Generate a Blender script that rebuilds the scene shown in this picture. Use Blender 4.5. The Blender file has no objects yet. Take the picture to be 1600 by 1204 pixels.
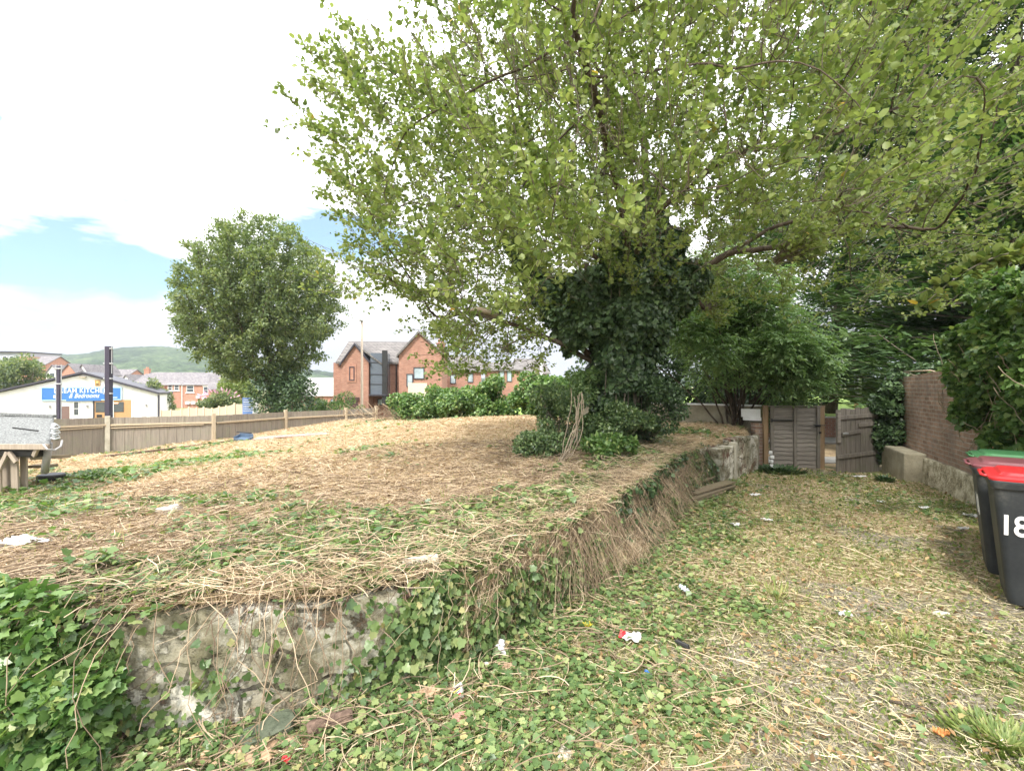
import bpy, bmesh, math, random
import numpy as np
from mathutils import Vector, Matrix, Quaternion
R = math.radians
rng = np.random.default_rng(7)
random.seed(7)
SC = bpy.context.scene
COL = SC.collection

# ---------------------------------------------------------------- camera
CAMZ = 1.6; FPX = 733.0
cam = bpy.data.cameras.new("camera"); camo = bpy.data.objects.new("camera", cam); COL.objects.link(camo)
camo.location = (0, 0, CAMZ); camo.rotation_euler = (R(90), 0, 0)
cam.sensor_width = 36; cam.lens = 36 * FPX / 1600; cam.clip_start = 0.05; cam.clip_end = 6000
SC.camera = camo
def at(px, py, d):
    return np.array([(px - 800) / FPX * d, d, CAMZ - (py - 602) / FPX * d])

# ---------------------------------------------------------------- sky, sun, exposure
SUN_EL, SUN_AZ = 50, 205          # azimuth clockwise from +Y: the sun stands behind the camera, a little to the left
w = bpy.data.worlds.new("World"); SC.world = w; w.use_nodes = True
nt = w.node_tree; nt.nodes.clear()
def N(nt, typ, **kw):
    n = nt.nodes.new(typ)
    for k, v in kw.items():
        if k in n.inputs: n.inputs[k].default_value = v
        else: setattr(n, k, v)
    return n
def mth(nt, op, a, b=None, c=None, clamp=False):
    n = nt.nodes.new('ShaderNodeMath'); n.operation = op; n.use_clamp = clamp
    for i, v in enumerate((a, b, c)):
        if v is None: continue
        if hasattr(v, 'links'): nt.links.new(v, n.inputs[i])
        else: n.inputs[i].default_value = v
    return n.outputs[0]
def ramp(nt, fac, stops, interp='LINEAR'):
    n = nt.nodes.new('ShaderNodeValToRGB'); cr = n.color_ramp; cr.interpolation = interp
    while len(cr.elements) < len(stops): cr.elements.new(0.5)
    for e, (p, c) in zip(cr.elements, stops):
        e.position = p; e.color = (c[0], c[1], c[2], 1) if not isinstance(c, (int, float)) else (c, c, c, 1)
    nt.links.new(fac, n.inputs[0]); return n.outputs[0]
def mixc(nt, f, a, b, mode='MIX'):
    n = nt.nodes.new('ShaderNodeMix'); n.data_type = 'RGBA'; n.blend_type = mode
    for idx, v in ((0, f), (6, a), (7, b)):
        if hasattr(v, 'links'): nt.links.new(v, n.inputs[idx])
        elif idx == 0: n.inputs[0].default_value = v
        else: n.inputs[idx].default_value = (v[0], v[1], v[2], 1)
    return n.outputs[2]
sky = N(nt, 'ShaderNodeTexSky', sky_type='NISHITA'); sky.sun_disc = False
sky.sun_elevation = R(SUN_EL); sky.sun_rotation = R(SUN_AZ)
skyb = mixc(nt, 1.0, sky.outputs[0], (0.056, 0.079, 0.086), 'MULTIPLY')
tc = N(nt, 'ShaderNodeTexCoord')
sep = N(nt, 'ShaderNodeSeparateXYZ'); nt.links.new(tc.outputs['Generated'], sep.inputs[0])
mp = N(nt, 'ShaderNodeMapping'); mp.inputs['Scale'].default_value = (1, 1, 3.2); nt.links.new(tc.outputs['Generated'], mp.inputs[0])
nz = N(nt, 'ShaderNodeTexNoise', Scale=3.2, Detail=7.0, Roughness=0.55, Distortion=0.4); nt.links.new(mp.outputs[0], nz.inputs['Vector'])
nz2 = N(nt, 'ShaderNodeTexNoise', Scale=1.7, Detail=5.0, Roughness=0.5); nt.links.new(mp.outputs[0], nz2.inputs['Vector'])
def hole(px, py, sx, sz):
    v = np.array([(px - 800) / FPX, 1, -(py - 602) / FPX]); v /= np.linalg.norm(v)
    s = N(nt, 'ShaderNodeVectorMath', operation='SUBTRACT'); nt.links.new(tc.outputs['Generated'], s.inputs[0]); s.inputs[1].default_value = v
    m = N(nt, 'ShaderNodeVectorMath', operation='MULTIPLY'); nt.links.new(s.outputs[0], m.inputs[0]); m.inputs[1].default_value = (1/sx, 1/sx, 1/sz)
    l = N(nt, 'ShaderNodeVectorMath', operation='LENGTH'); nt.links.new(m.outputs[0], l.inputs[0]); return l.outputs['Value']
h = mth(nt, 'MINIMUM', hole(150, 400, 0.20, 0.13), hole(560, 380, 0.15, 0.06))
h = mth(nt, 'MINIMUM', h, hole(-30, 175, 0.03, 0.02))
h = mth(nt, 'MINIMUM', h, hole(40, 430, 0.10, 0.03))
h = mth(nt, 'ADD', h, mth(nt, 'MULTIPLY', mth(nt, 'SUBTRACT', nz.outputs['Fac'], 0.5), 3.4))
cloud = ramp(nt, h, [(0.5, 0.0), (0.75, .45), (1.0, 1.0)])
cloud = mth(nt, 'ADD', mth(nt, 'MULTIPLY', cloud, 0.93), 0.07)
shade = ramp(nt, nz2.outputs['Fac'], [(0.32, (0.80, 0.83, 0.90)), (0.52, (1.0, 1.0, 1.02)), (0.7, (1.12, 1.12, 1.13))])
low = ramp(nt, sep.outputs['Z'], [(0.0, (0.27, 0.29, 0.315)), (0.07, (0.26, 0.265, 0.29)), (0.105, (0.36, 0.365, 0.38)), (0.16, (0.6, 0.6, 0.61)), (0.4, (1.3, 1.3, 1.3))])
cc = mixc(nt, 1.0, shade, low, 'MULTIPLY')
final = mixc(nt, cloud, skyb, cc)
bg = N(nt, 'ShaderNodeBackground', Strength=1.0); nt.links.new(final, bg.inputs[0])
wo = N(nt, 'ShaderNodeOutputWorld'); nt.links.new(bg.outputs[0], wo.inputs[0])
sl = bpy.data.lights.new("sun", 'SUN'); sl.energy = 2.1; sl.angle = R(8); sl.color = (1.0, 0.955, 0.88)
so = bpy.data.objects.new("sun", sl); COL.objects.link(so)
az, el = R(SUN_AZ), R(SUN_EL)
sd = Vector((math.sin(az) * math.cos(el), math.cos(az) * math.cos(el), math.sin(el)))
so.rotation_euler = sd.to_track_quat('Z', 'Y').to_euler()
SC.render.engine = 'CYCLES'
SC.view_settings.view_transform = 'Standard'; SC.view_settings.look = 'None'
SC.view_settings.exposure = 1.45; SC.view_settings.gamma = 1; SC.view_settings.use_curve_mapping = False
SC.cycles.max_bounces = 6; SC.cycles.diffuse_bounces = 3; SC.cycles.glossy_bounces = 2; SC.cycles.transmission_bounces = 3
SC.cycles.transparent_max_bounces = 4; SC.cycles.use_denoising = True

# ---------------------------------------------------------------- helpers: tagging
def tag(o, label=None, cat=None, group=None, kind=None):
    if label: o['label'] = label
    if cat: o['category'] = cat
    if group: o['group'] = group
    if kind: o['kind'] = kind
    return o
def thing(name, label, cat, loc=(0, 0, 0), rz=0, group=None):
    o = bpy.data.objects.new(name, None); COL.objects.link(o)
    o.location = tuple(float(v) for v in loc); o.rotation_euler = (0, 0, rz); o.empty_display_size = 0.2
    return tag(o, label, cat, group)
def copy_tree(o, parent=None):
    c = o.copy(); COL.objects.link(c); c.parent = parent
    for ch in [x for x in COL.objects if x.parent == o]: copy_tree(ch, c)
    return c
def link_mesh(name, me, mat, parent=None, smooth=False):
    o = bpy.data.objects.new(name, me); COL.objects.link(o)
    if mat: me.materials.append(mat)
    if parent: o.parent = parent
    if smooth: me.shade_smooth()
    return o
def np_mesh(name, V, loops, counts, attr=None):
    me = bpy.data.meshes.new(name)
    V = np.ascontiguousarray(V, dtype=np.float32); loops = np.ascontiguousarray(loops, dtype=np.int32); counts = np.asarray(counts, dtype=np.int32)
    me.vertices.add(len(V)); me.vertices.foreach_set('co', V.ravel())
    me.loops.add(len(loops)); me.loops.foreach_set('vertex_index', loops)
    me.polygons.add(len(counts)); st = np.zeros(len(counts), dtype=np.int32); st[1:] = np.cumsum(counts)[:-1]
    me.polygons.foreach_set('loop_start', st); me.polygons.foreach_set('loop_total', counts)
    if attr is not None:
        for k, a in attr.items():
            at_ = me.attributes.new(k, 'FLOAT', 'POINT'); at_.data.foreach_set('value', np.ascontiguousarray(a, dtype=np.float32))
    me.update(calc_edges=True)
    return me

class MB:
    def __init__(s): s.v = []; s.f = []
    def add(s, vs, fs, M=None):
        b = len(s.v)
        for v in vs:
            v = Vector([float(c) for c in v]); s.v.append(tuple(M @ v if M is not None else v))
        s.f += [tuple(b + i for i in f) for f in fs]; return s
    def box(s, c, d, rz=0, M=None):
        x, y, z = [k / 2 for k in d]
        vs = [(i * x, j * y, k * z) for i in (-1, 1) for j in (-1, 1) for k in (-1, 1)]
        fs = [(0, 1, 3, 2), (4, 6, 7, 5), (0, 4, 5, 1), (2, 3, 7, 6), (0, 2, 6, 4), (1, 5, 7, 3)]
        T = Matrix.Translation(Vector([float(q) for q in c])) @ Matrix.Rotation(rz, 4, 'Z')
        if M is not None: T = M @ T
        return s.add(vs, fs, T)
    def beam(s, a, b, wd, th, up=(0, 0, 1)):
        a = Vector([float(q) for q in a]); b = Vector([float(q) for q in b]); d = b - a; L = d.length; x = d.normalized()
        y = Vector(up).cross(x)
        if y.length < 1e-4: y = Vector((0, 1, 0))
        y.normalize(); z = x.cross(y)
        M = Matrix((x, y, z)).transposed().to_4x4(); M.translation = (a + b) / 2
        return s.box((0, 0, 0), (L, wd, th), M=M)
    def prism(s, poly, y0, y1, M=None):   # polygon in xz extruded along y
        n = len(poly)
        vs = [(p[0], y0, p[1]) for p in poly] + [(p[0], y1, p[1]) for p in poly]
        fs = [tuple(range(n)), tuple(range(2 * n - 1, n - 1, -1))] + [(i, i + n, (i + 1) % n + n, (i + 1) % n) for i in range(n)]
        return s.add(vs, fs, M)
    def slab(s, poly, z0, z1, M=None):    # polygon in xy extruded along z
        n = len(poly)
        vs = [(p[0], p[1], z0) for p in poly] + [(p[0], p[1], z1) for p in poly]
        fs = [tuple(range(n - 1, -1, -1)), tuple(range(n, 2 * n))] + [(i, (i + 1) % n, (i + 1) % n + n, i + n) for i in range(n)]
        return s.add(vs, fs, M)
    def tube(s, pts, r, n=8):
        pts = [Vector([float(q) for q in p]) for p in pts]; rs = r if hasattr(r, '__len__') else [r] * len(pts)
        b = len(s.v); t0 = (pts[1] - pts[0]).normalized(); u = t0.orthogonal().normalized()
        for i, p in enumerate(pts):
            t = (pts[min(i + 1, len(pts) - 1)] - pts[max(i - 1, 0)]).normalized()
            u = (u - t * u.dot(t)).normalized(); v = t.cross(u)
            for k in range(n):
                a = 2 * math.pi * k / n; s.v.append(tuple(p + (u * math.cos(a) + v * math.sin(a)) * rs[i]))
        for i in range(len(pts) - 1):
            for k in range(n):
                s.f.append((b + i * n + k, b + i * n + (k + 1) % n, b + (i + 1) * n + (k + 1) % n, b + (i + 1) * n + k))
        s.f.append(tuple(b + k for k in range(n - 1, -1, -1))); s.f.append(tuple(b + (len(pts) - 1) * n + k for k in range(n)))
        return s
    def build(s, name, mat, parent=None, bevel=0, smooth=False, segs=2):
        me = bpy.data.meshes.new(name); me.from_pydata(s.v, [], s.f)
        bm = bmesh.new(); bm.from_mesh(me); bmesh.ops.recalc_face_normals(bm, faces=bm.faces); bm.to_mesh(me); bm.free()
        o = link_mesh(name, me, mat, parent, smooth)
        if bevel:
            m = o.modifiers.new('bevel', 'BEVEL'); m.width = bevel; m.segments = segs; m.limit_method = 'ANGLE'; m.angle_limit = R(40)
        return o

def unit(a): return a / np.maximum(np.linalg.norm(a, axis=-1, keepdims=True), 1e-9)
# ---------------------------------------------------------------- leaf-sized pieces
T_LEAF = (np.array([(0, 0, 0), (-.29, .42, .07), (.29, .42, .07), (0, 1, -.04), (0, .45, -.02)]), [(0, 2, 3, 4), (0, 4, 3, 1)])
T_ROUND = (np.array([(0, 0, 0), (-.36, .3, .05), (.36, .3, .05), (-.3, .72, .06), (.3, .72, .06), (0, 1, -.06), (0, .5, -.03)]), [(0, 2, 4, 6), (6, 4, 5), (0, 6, 3, 1), (6, 5, 3)])
T_IVY = (np.array([(0, .28, -.05), (0, .03, 0), (.26, -.07, .03), (.48, .12, .0), (.38, .32, .04), (.42, .60, .0), (.22, .68, .03), (0, 1.0, -.08),
                   (-.22, .68, .03), (-.42, .60, .0), (-.38, .32, .04), (-.48, .12, .0), (-.26, -.07, .03)]),
         [(0, 1, 2, 3), (0, 3, 4), (0, 4, 5, 6), (0, 6, 7, 8), (0, 8, 9, 10), (0, 10, 11), (0, 11, 12, 1)])
T_BLADE = (np.array([(-.03, 0, 0), (.03, 0, 0), (-.025, .5, .05), (.025, .5, .05), (0, 1, .28)]), [(0, 1, 3, 2), (2, 3, 4)])
T_SPRAY = (np.array([(-.05, 0, 0), (.05, 0, 0), (.11, .45, -.02), (.0, 1, -.12), (-.11, .45, -.02), (.28, .62, -.05), (-.28, .62, -.05), (.2, .3, 0), (-.2, .3, 0)]),
           [(0, 1, 2, 4), (4, 2, 3), (1, 7, 2), (0, 4, 8), (2, 5, 3), (4, 3, 6)])
def scatter(name, mat, P, D, Nn, S, T, parent=None, wid=None, rnd=None):
    tv, tf = T; n = len(P)
    if n == 0: return None
    D = unit(D); X = unit(np.cross(D, Nn)); Z = np.cross(X, D)
    S = np.broadcast_to(np.asarray(S, dtype=float).reshape(-1, 1, 1) if np.ndim(S) else np.full((1, 1, 1), S), (n, 1, 1))
    W = np.ones((n, 1, 1)) if wid is None else np.broadcast_to(np.asarray(wid, dtype=float).reshape(-1, 1, 1), (n, 1, 1))
    V = P[:, None, :] + S * (tv[None, :, 0:1] * W * X[:, None, :] + tv[None, :, 1:2] * D[:, None, :] + tv[None, :, 2:3] * Z[:, None, :])
    k = len(tv); lp = np.concatenate([np.array(f) for f in tf]); cn = np.array([len(f) for f in tf])
    loops = (np.arange(n)[:, None] * k + lp[None, :]).ravel()
    r = rng.random(n) if rnd is None else rnd
    me = np_mesh(name, V.reshape(-1, 3), loops, np.tile(cn, n), {'rnd': np.repeat(r, k)})
    return link_mesh(name, me, mat, parent)
def rsph(n):
    v = rng.normal(size=(n, 3)); return unit(v)
# ribbons / thin stalks: each row a polyline of m points
def stalks(name, mat, PTS, rad, parent=None, rnd=None, tri=True):
    n, m, _ = PTS.shape
    T = np.gradient(PTS, axis=1); T = unit(T)
    ref = np.broadcast_to(rsph(n)[:, None, :], T.shape); U = unit(np.cross(T, ref)); Vv = np.cross(T, U)
    k = 3 if tri else 2
    rad = np.broadcast_to(np.asarray(rad, dtype=float).reshape(-1, 1, 1) if np.ndim(rad) < 2 else np.asarray(rad)[:, :, None], (n, m, 1))
    rings = []
    for a in range(k):
        th = 2 * math.pi * a / k; rings.append(PTS + rad * (math.cos(th) * U + math.sin(th) * Vv))
    V = np.stack(rings, axis=2)                      # n,m,k,3
    idx = np.arange(n * m * k).reshape(n, m, k)
    if k == 3: q = [np.stack([idx[:, :-1, a], idx[:, :-1, (a + 1) % 3], idx[:, 1:, (a + 1) % 3], idx[:, 1:, a]], -1).reshape(-1, 4) for a in range(3)]
    else: q = [np.stack([idx[:, :-1, 0], idx[:, :-1, 1], idx[:, 1:, 1], idx[:, 1:, 0]], -1).reshape(-1, 4)]
    q = np.concatenate(q); r = rng.random(n) if rnd is None else rnd
    me = np_mesh(name, V.reshape(-1, 3), q.ravel(), np.full(len(q), 4), {'rnd': np.repeat(r, m * k)})
    return link_mesh(name, me, mat, parent, smooth=(k == 3))

# ---------------------------------------------------------------- trees by growth towards points
def colonize(nodes, parents, A, step, infl, kill, iters, bias=(0, 0, 0.1)):
    P = [np.array(p, dtype=float) for p in nodes]; par = list(parents); A = A.copy()
    X = np.array(P); d2 = ((A[:, None, :] - X[None]) ** 2).sum(-1); near = d2.argmin(1); nd = np.sqrt(d2.min(1)); bias = np.array(bias)
    for it in range(iters):
        ok = nd < infl
        if not ok.any(): break
        ids = near[ok]; X = np.array(P); dirs = unit(A[ok] - X[ids])
        acc = np.zeros((len(P), 3)); np.add.at(acc, ids, dirs); src = np.unique(ids)
        nw = X[src] + step * unit(unit(acc[src]) + bias + rng.normal(size=(len(src), 3)) * 0.12)
        base = len(P); P += list(nw); par += [int(s) for s in src]
        keep = np.ones(len(A), bool)
        for c in range(0, len(nw), 400):
            dd = np.sqrt(((A[:, None, :] - nw[None, c:c + 400]) ** 2).sum(-1)); j = dd.argmin(1); dm = dd[np.arange(len(A)), j]
            up = dm < nd; nd[up] = dm[up]; near[up] = base + c + j[up]
        keep = nd > kill
        A = A[keep]; nd = nd[keep]; near = near[keep]
        if len(A) == 0: break
    return np.array(P), np.array(par)
def radii(P, par, tip=0.004, e=2.2):
    acc = np.zeros(len(P)); kids = np.zeros(len(P), int)
    for i in range(len(P) - 1, -1, -1):
        if acc[i] == 0: acc[i] = tip ** e
        if par[i] >= 0: acc[par[i]] += acc[i]; kids[par[i]] += 1
    return acc ** (1 / e), kids
def chains(P, par, rad):
    ch = [[] for _ in P]
    for i, p in enumerate(par):
        if p >= 0: ch[p].append(i)
    out = []; stack = [(0, None)]
    while stack:
        i, pr = stack.pop(); c = [pr] if pr is not None else []
        while True:
            c.append(i)
            k = sorted(ch[i], key=lambda j: -rad[j])
            if not k: break
            for j in k[1:]: stack.append((j, i))
            i = k[0]
        if len(c) > 1: out.append(c)
    return out
def tree_wood(name, mat, P, par, rad, parent, rmax=9, rmin=0):
    V = []; L = []; base = 0
    for c in chains(P, par, rad):
        p = P[c]; r = rad[c].copy()
        if len(c) > 1 and c[0] != 0: r[0] = min(r[0], r[1] * 1.25)
        n = 10 if r.max() > .12 else 6 if r.max() > .03 else 3
        if len(p) > 4:
            q = p.copy(); q[1:-1] = (p[:-2] + 2 * p[1:-1] + p[2:]) / 4; p = q
        t = unit(np.gradient(p, axis=0)); u = np.zeros_like(p); a = np.cross(t[0], [.3, .5, .8]); u[0] = a / np.linalg.norm(a)
        for i in range(1, len(p)):
            b = u[i - 1] - t[i] * u[i - 1].dot(t[i]); u[i] = b / max(np.linalg.norm(b), 1e-9)
        v = np.cross(t, u); th = np.arange(n) * 2 * np.pi / n
        ring = p[:, None, :] + r[:, None, None] * (np.cos(th)[None, :, None] * u[:, None, :] + np.sin(th)[None, :, None] * v[:, None, :])
        m = len(p); idx = base + np.arange(m * n).reshape(m, n); nx = np.roll(idx, -1, axis=1)
        L.append(np.stack([idx[:-1], nx[:-1], nx[1:], idx[1:]], -1).reshape(-1, 4)); V.append(ring.reshape(-1, 3)); base += m * n
    L = np.concatenate(L); me = np_mesh(name, np.concatenate(V), L.ravel(), np.full(len(L), 4))
    return link_mesh(name, me, mat, parent, smooth=True)
# lumpy leaf masses
def lumps(center, rad, K, lr, top=1.0):
    d = rsph(K); r = rng.random(K) ** 0.33; c = np.array(center) + d * r[:, None] * np.array(rad)
    return c, lr * rng.uniform(.6, 1.25, K)
def mass_pts(C, r, n, sq=0.85):
    w_ = r ** 2; k = rng.choice(len(C), n, p=w_ / w_.sum()); d = rsph(n)
    rr = r[k] * (1 - 0.4 * rng.random(n) ** 2); P = C[k] + d * rr[:, None] * np.array([1, 1, sq])
    return P, d
def leafmass(name, mat, C, r, n, size, T, parent=None, droop=0.3, sq=0.85):
    P, d = mass_pts(C, r, n, sq)
    D = unit(d * 0.8 + rng.normal(size=(n, 3)) * 0.7 + np.array([0, 0, -droop]))
    Nn = unit(d * 0.6 + rng.normal(size=(n, 3)) * 0.5 + np.array([0, 0, 0.7]))
    return scatter(name, mat, P, D, Nn, size * rng.uniform(.6, 1.3, n), T, parent)
# ---------------------------------------------------------------- materials
def newmat(name):
    m = bpy.data.materials.new(name); m.use_nodes = True; nt = m.node_tree
    return m, nt, nt.nodes['Principled BSDF']
def noise(nt, vec, scale, detail=4, rough=0.55, dist=0):
    n = N(nt, 'ShaderNodeTexNoise', Scale=scale, Detail=detail, Roughness=rough, Distortion=dist)
    if vec is not None: nt.links.new(vec, n.inputs['Vector'])
    return n.outputs['Fac']
def objco(nt): return N(nt, 'ShaderNodeTexCoord').outputs['Object']
def bump(nt, bs, hgt, strength=0.4, dist=0.01):
    b = N(nt, 'ShaderNodeBump', Strength=strength, Distance=dist); nt.links.new(hgt, b.inputs['Height']); nt.links.new(b.outputs[0], bs.inputs['Normal'])
def rough_mat(name, stops, scale=6, rough=0.85, bs_=0.4, bd=0.01, fine=60, detail=6, metallic=0, spec=0.3, stretch=None, dist=0):
    m, nt, bs = newmat(name); v = objco(nt)
    if stretch:
        mp = N(nt, 'ShaderNodeMapping'); mp.inputs['Scale'].default_value = stretch; nt.links.new(v, mp.inputs[0]); v = mp.outputs[0]
    f = noise(nt, v, scale, detail, 0.6, dist); f2 = noise(nt, v, fine, 3)
    c = ramp(nt, mth(nt, 'ADD', mth(nt, 'MULTIPLY', f, 0.75), mth(nt, 'MULTIPLY', f2, 0.25)), stops)
    nt.links.new(c, bs.inputs['Base Color']); bs.inputs['Roughness'].default_value = rough; bs.inputs['Metallic'].default_value = metallic
    bs.inputs['Specular IOR Level'].default_value = spec
    bump(nt, bs, mth(nt, 'ADD', f, f2), bs_, bd); return m
def leaf_mat(name, stops, trans=0.35, tcol=(1.25, 1.35, 0.6), rough=0.45, spec=0.35):
    m, nt, bs = newmat(name)
    a = N(nt, 'ShaderNodeAttribute', attribute_name='rnd')
    c = ramp(nt, a.outputs['Fac'], stops)
    nt.links.new(c, bs.inputs['Base Color']); bs.inputs['Roughness'].default_value = rough; bs.inputs['Specular IOR Level'].default_value = spec
    if trans > 0:
        tr = N(nt, 'ShaderNodeBsdfTranslucent'); nt.links.new(mixc(nt, 1.0, c, tcol, 'MULTIPLY'), tr.inputs[0])
        mx = N(nt, 'ShaderNodeMixShader'); mx.inputs[0].default_value = trans
        nt.links.new(bs.outputs[0], mx.inputs[1]); nt.links.new(tr.outputs[0], mx.inputs[2]); nt.links.new(mx.outputs[0], nt.nodes['Material Output'].inputs[0])
    return m
def wall_uv(nt):
    s = N(nt, 'ShaderNodeSeparateXYZ'); nt.links.new(objco(nt), s.inputs[0])
    c = N(nt, 'ShaderNodeCombineXYZ'); nt.links.new(mth(nt, 'ADD', s.outputs[0], s.outputs[1]), c.inputs[0]); nt.links.new(s.outputs[2], c.inputs[1]); return c.outputs[0]
def brick_mat(name, c1, c2, mortar, bw=.225, bh=.075, ms=.012, stain=(0.6, 1.15), dirt=None):
    m, nt, bs = newmat(name); v = wall_uv(nt)
    b = N(nt, 'ShaderNodeTexBrick', Scale=1.0); b.inputs['Brick Width'].default_value = bw; b.inputs['Row Height'].default_value = bh
    b.inputs['Mortar Size'].default_value = ms; b.inputs['Mortar Smooth'].default_value = 0.3; b.inputs['Bias'].default_value = 0.0
    b.inputs['Color1'].default_value = (*c1, 1); b.inputs['Color2'].default_value = (*c2, 1); b.inputs['Mortar'].default_value = (*mortar, 1)
    wv = N(nt, 'ShaderNodeVectorMath', operation='ADD'); nt.links.new(v, wv.inputs[0])
    nn = N(nt, 'ShaderNodeTexNoise', Scale=5.0); nt.links.new(objco(nt), nn.inputs['Vector'])
    sc_ = N(nt, 'ShaderNodeVectorMath', operation='SCALE'); nt.links.new(nn.outputs['Color'], sc_.inputs[0]); sc_.inputs['Scale'].default_value = 0.03
    nt.links.new(sc_.outputs[0], wv.inputs[1]); nt.links.new(wv.outputs[0], b.inputs['Vector'])
    st = ramp(nt, noise(nt, objco(nt), 1.6, 6, .65), [(0.3, (stain[0],) * 3), (0.7, (stain[1],) * 3)])
    c = mixc(nt, 1.0, b.outputs['Color'], st, 'MULTIPLY')
    if dirt: c = mixc(nt, ramp(nt, noise(nt, objco(nt), 2.3, 8, .7), [(0.5, 0.0), (0.68, 0.75)]), c, dirt)
    nt.links.new(c, bs.inputs['Base Color']); bs.inputs['Roughness'].default_value = 0.9; bs.inputs['Specular IOR Level'].default_value = .2
    bump(nt, bs, mth(nt, 'SUBTRACT', noise(nt, objco(nt), 40, 4), mth(nt, 'MULTIPLY', b.outputs['Fac'], 1.5)), 0.6, 0.006); return m
def wood_mat(name, c1, c2, c3=None, axis=2, moss=None, sc_=1.0):
    m, nt, bs = newmat(name); v = objco(nt)
    mp = N(nt, 'ShaderNodeMapping'); s = [28 * sc_] * 3; s[axis] = 1.3 * sc_; mp.inputs['Scale'].default_value = s; nt.links.new(v, mp.inputs[0])
    g = noise(nt, mp.outputs[0], 1.0, 6, .65, 0.4); f = noise(nt, v, 1.1, 5, .6)
    c = ramp(nt, g, [(0.3, c1), (0.7, c2)])
    c = mixc(nt, ramp(nt, f, [(0.42, 0.0), (0.68, 0.7)]), c, c3 or c1)
    if moss: c = mixc(nt, ramp(nt, noise(nt, v, 3.1, 6, .7), [(0.52, 0.0), (0.7, 0.7)]), c, moss)
    nt.links.new(c, bs.inputs['Base Color']); bs.inputs['Roughness'].default_value = 0.88; bs.inputs['Specular IOR Level'].default_value = .2
    bump(nt, bs, g, 0.5, 0.004); return m
def flat_mat(name, c, rough=0.5, metallic=0, var=0.12, scale=12, spec=0.5):
    m, nt, bs = newmat(name)
    f = ramp(nt, noise(nt, objco(nt), scale, 5, .6), [(0.3, tuple(k * (1 - var) for k in c)), (0.7, tuple(min(1, k * (1 + var)) for k in c))])
    nt.links.new(f, bs.inputs['Base Color']); bs.inputs['Roughness'].default_value = rough; bs.inputs['Metallic'].default_value = metallic
    bs.inputs['Specular IOR Level'].default_value = spec
    return m
M = {}
M['bark'] = rough_mat('bark', [(0.3, (.045, .035, .026)), (0.55, (.11, .085, .062)), (0.75, (.2, .16, .12))], 14, .9, .8, .02, stretch=(1, 1, .4))
M['twig'] = rough_mat('twig_bark', [(0.3, (.11, .095, .07)), (0.7, (.27, .24, .18))], 9, .85, .3, .005)
M['pale_wood'] = rough_mat('dead_wood', [(0.3, (.25, .2, .14)), (0.7, (.46, .38, .28))], 9, .85, .3, .005)
M['apple_leaf'] = leaf_mat('apple_leaf', [(0.0, (.075, .12, .035)), (0.35, (.155, .21, .055)), (0.75, (.25, .30, .10)), (0.96, (.30, .33, .11)), (0.99, (.45, .28, .04))], .42, (1.2, 1.3, .85))
M['beech_leaf'] = leaf_mat('tree_leaf_far', [(0.0, (.08, .125, .06)), (0.5, (.15, .20, .09)), (0.85, (.24, .28, .12)), (1, (.30, .32, .14))], .4)
M['ivy'] = leaf_mat('ivy_leaf', [(0.0, (.07, .125, .045)), (0.45, (.125, .195, .065)), (0.8, (.20, .27, .095)), (0.95, (.31, .35, .15)), (1.0, (.44, .36, .16))], .25, (1.1, 1.3, .6), .38, .4)
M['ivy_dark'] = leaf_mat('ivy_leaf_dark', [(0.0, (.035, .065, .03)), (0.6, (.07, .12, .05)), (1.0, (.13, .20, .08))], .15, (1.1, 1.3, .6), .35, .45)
M['ivy_lush'] = leaf_mat('ivy_leaf_lush', [(0.0, (.055, .12, .035)), (0.5, (.12, .21, .06)), (0.9, (.21, .31, .10)), (1.0, (.34, .38, .14))], .3, (1.1, 1.3, .6), .35, .45)
M['holly'] = leaf_mat('shrub_leaf', [(0.0, (.06, .11, .048)), (0.55, (.13, .20, .08)), (1.0, (.25, .32, .13))], .2, (1.1, 1.3, .6), .33, .5)
M['elder'] = leaf_mat('compound_leaf', [(0.0, (.12, .20, .085)), (0.6, (.20, .30, .13)), (1.0, (.31, .40, .18))], .4, (1.15, 1.3, .6))
M['conifer'] = leaf_mat('conifer_spray', [(0.0, (.025, .052, .022)), (0.5, (.06, .11, .042)), (1.0, (.15, .22, .08))], .25, (1.1, 1.3, .6), .6, .2)
M['weed'] = leaf_mat('weed_leaf', [(0.0, (.10, .16, .04)), (0.5, (.19, .25, .07)), (1.0, (.31, .34, .12))], .35)
M['grass'] = leaf_mat('grass_blade', [(0.0, (.13, .18, .05)), (0.5, (.23, .27, .08)), (1.0, (.42, .39, .17))], .3, (1.2, 1.25, .6), .6, .2)
M['dry_leaf'] = leaf_mat('dry_leaf', [(0.0, (.12, .075, .04)), (0.4, (.30, .19, .095)), (0.75, (.46, .33, .17)), (1.0, (.52, .42, .25))], .15, (1.2, 1.05, .8), .7, .2)
M['hay'] = leaf_mat('dry_grass', [(0.0, (.26, .19, .12)), (0.25, (.44, .335, .215)), (0.7, (.62, .49, .33)), (1.0, (.74, .63, .46))], .2, (1.2, 1.1, .8), .7, .2)
M['drive_straw'] = leaf_mat('drive_straw', [(0.0, (.20, .165, .10)), (0.4, (.38, .325, .19)), (0.8, (.55, .48, .31)), (1.0, (.68, .6, .43))], .15, (1.2, 1.1, .8), .7, .2)
M['vine'] = leaf_mat('dead_vine', [(0.0, (.12, .085, .06)), (0.45, (.26, .19, .125)), (0.85, (.43, .33, .22)), (1.0, (.58, .47, .33))], 0, rough=.75, spec=.2)
M['pebble'] = leaf_mat('pebble', [(0.0, (.11, .095, .075)), (0.5, (.23, .20, .155)), (0.92, (.36, .32, .255)), (1.0, (.46, .42, .35))], 0, rough=.8, spec=.25)
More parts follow.
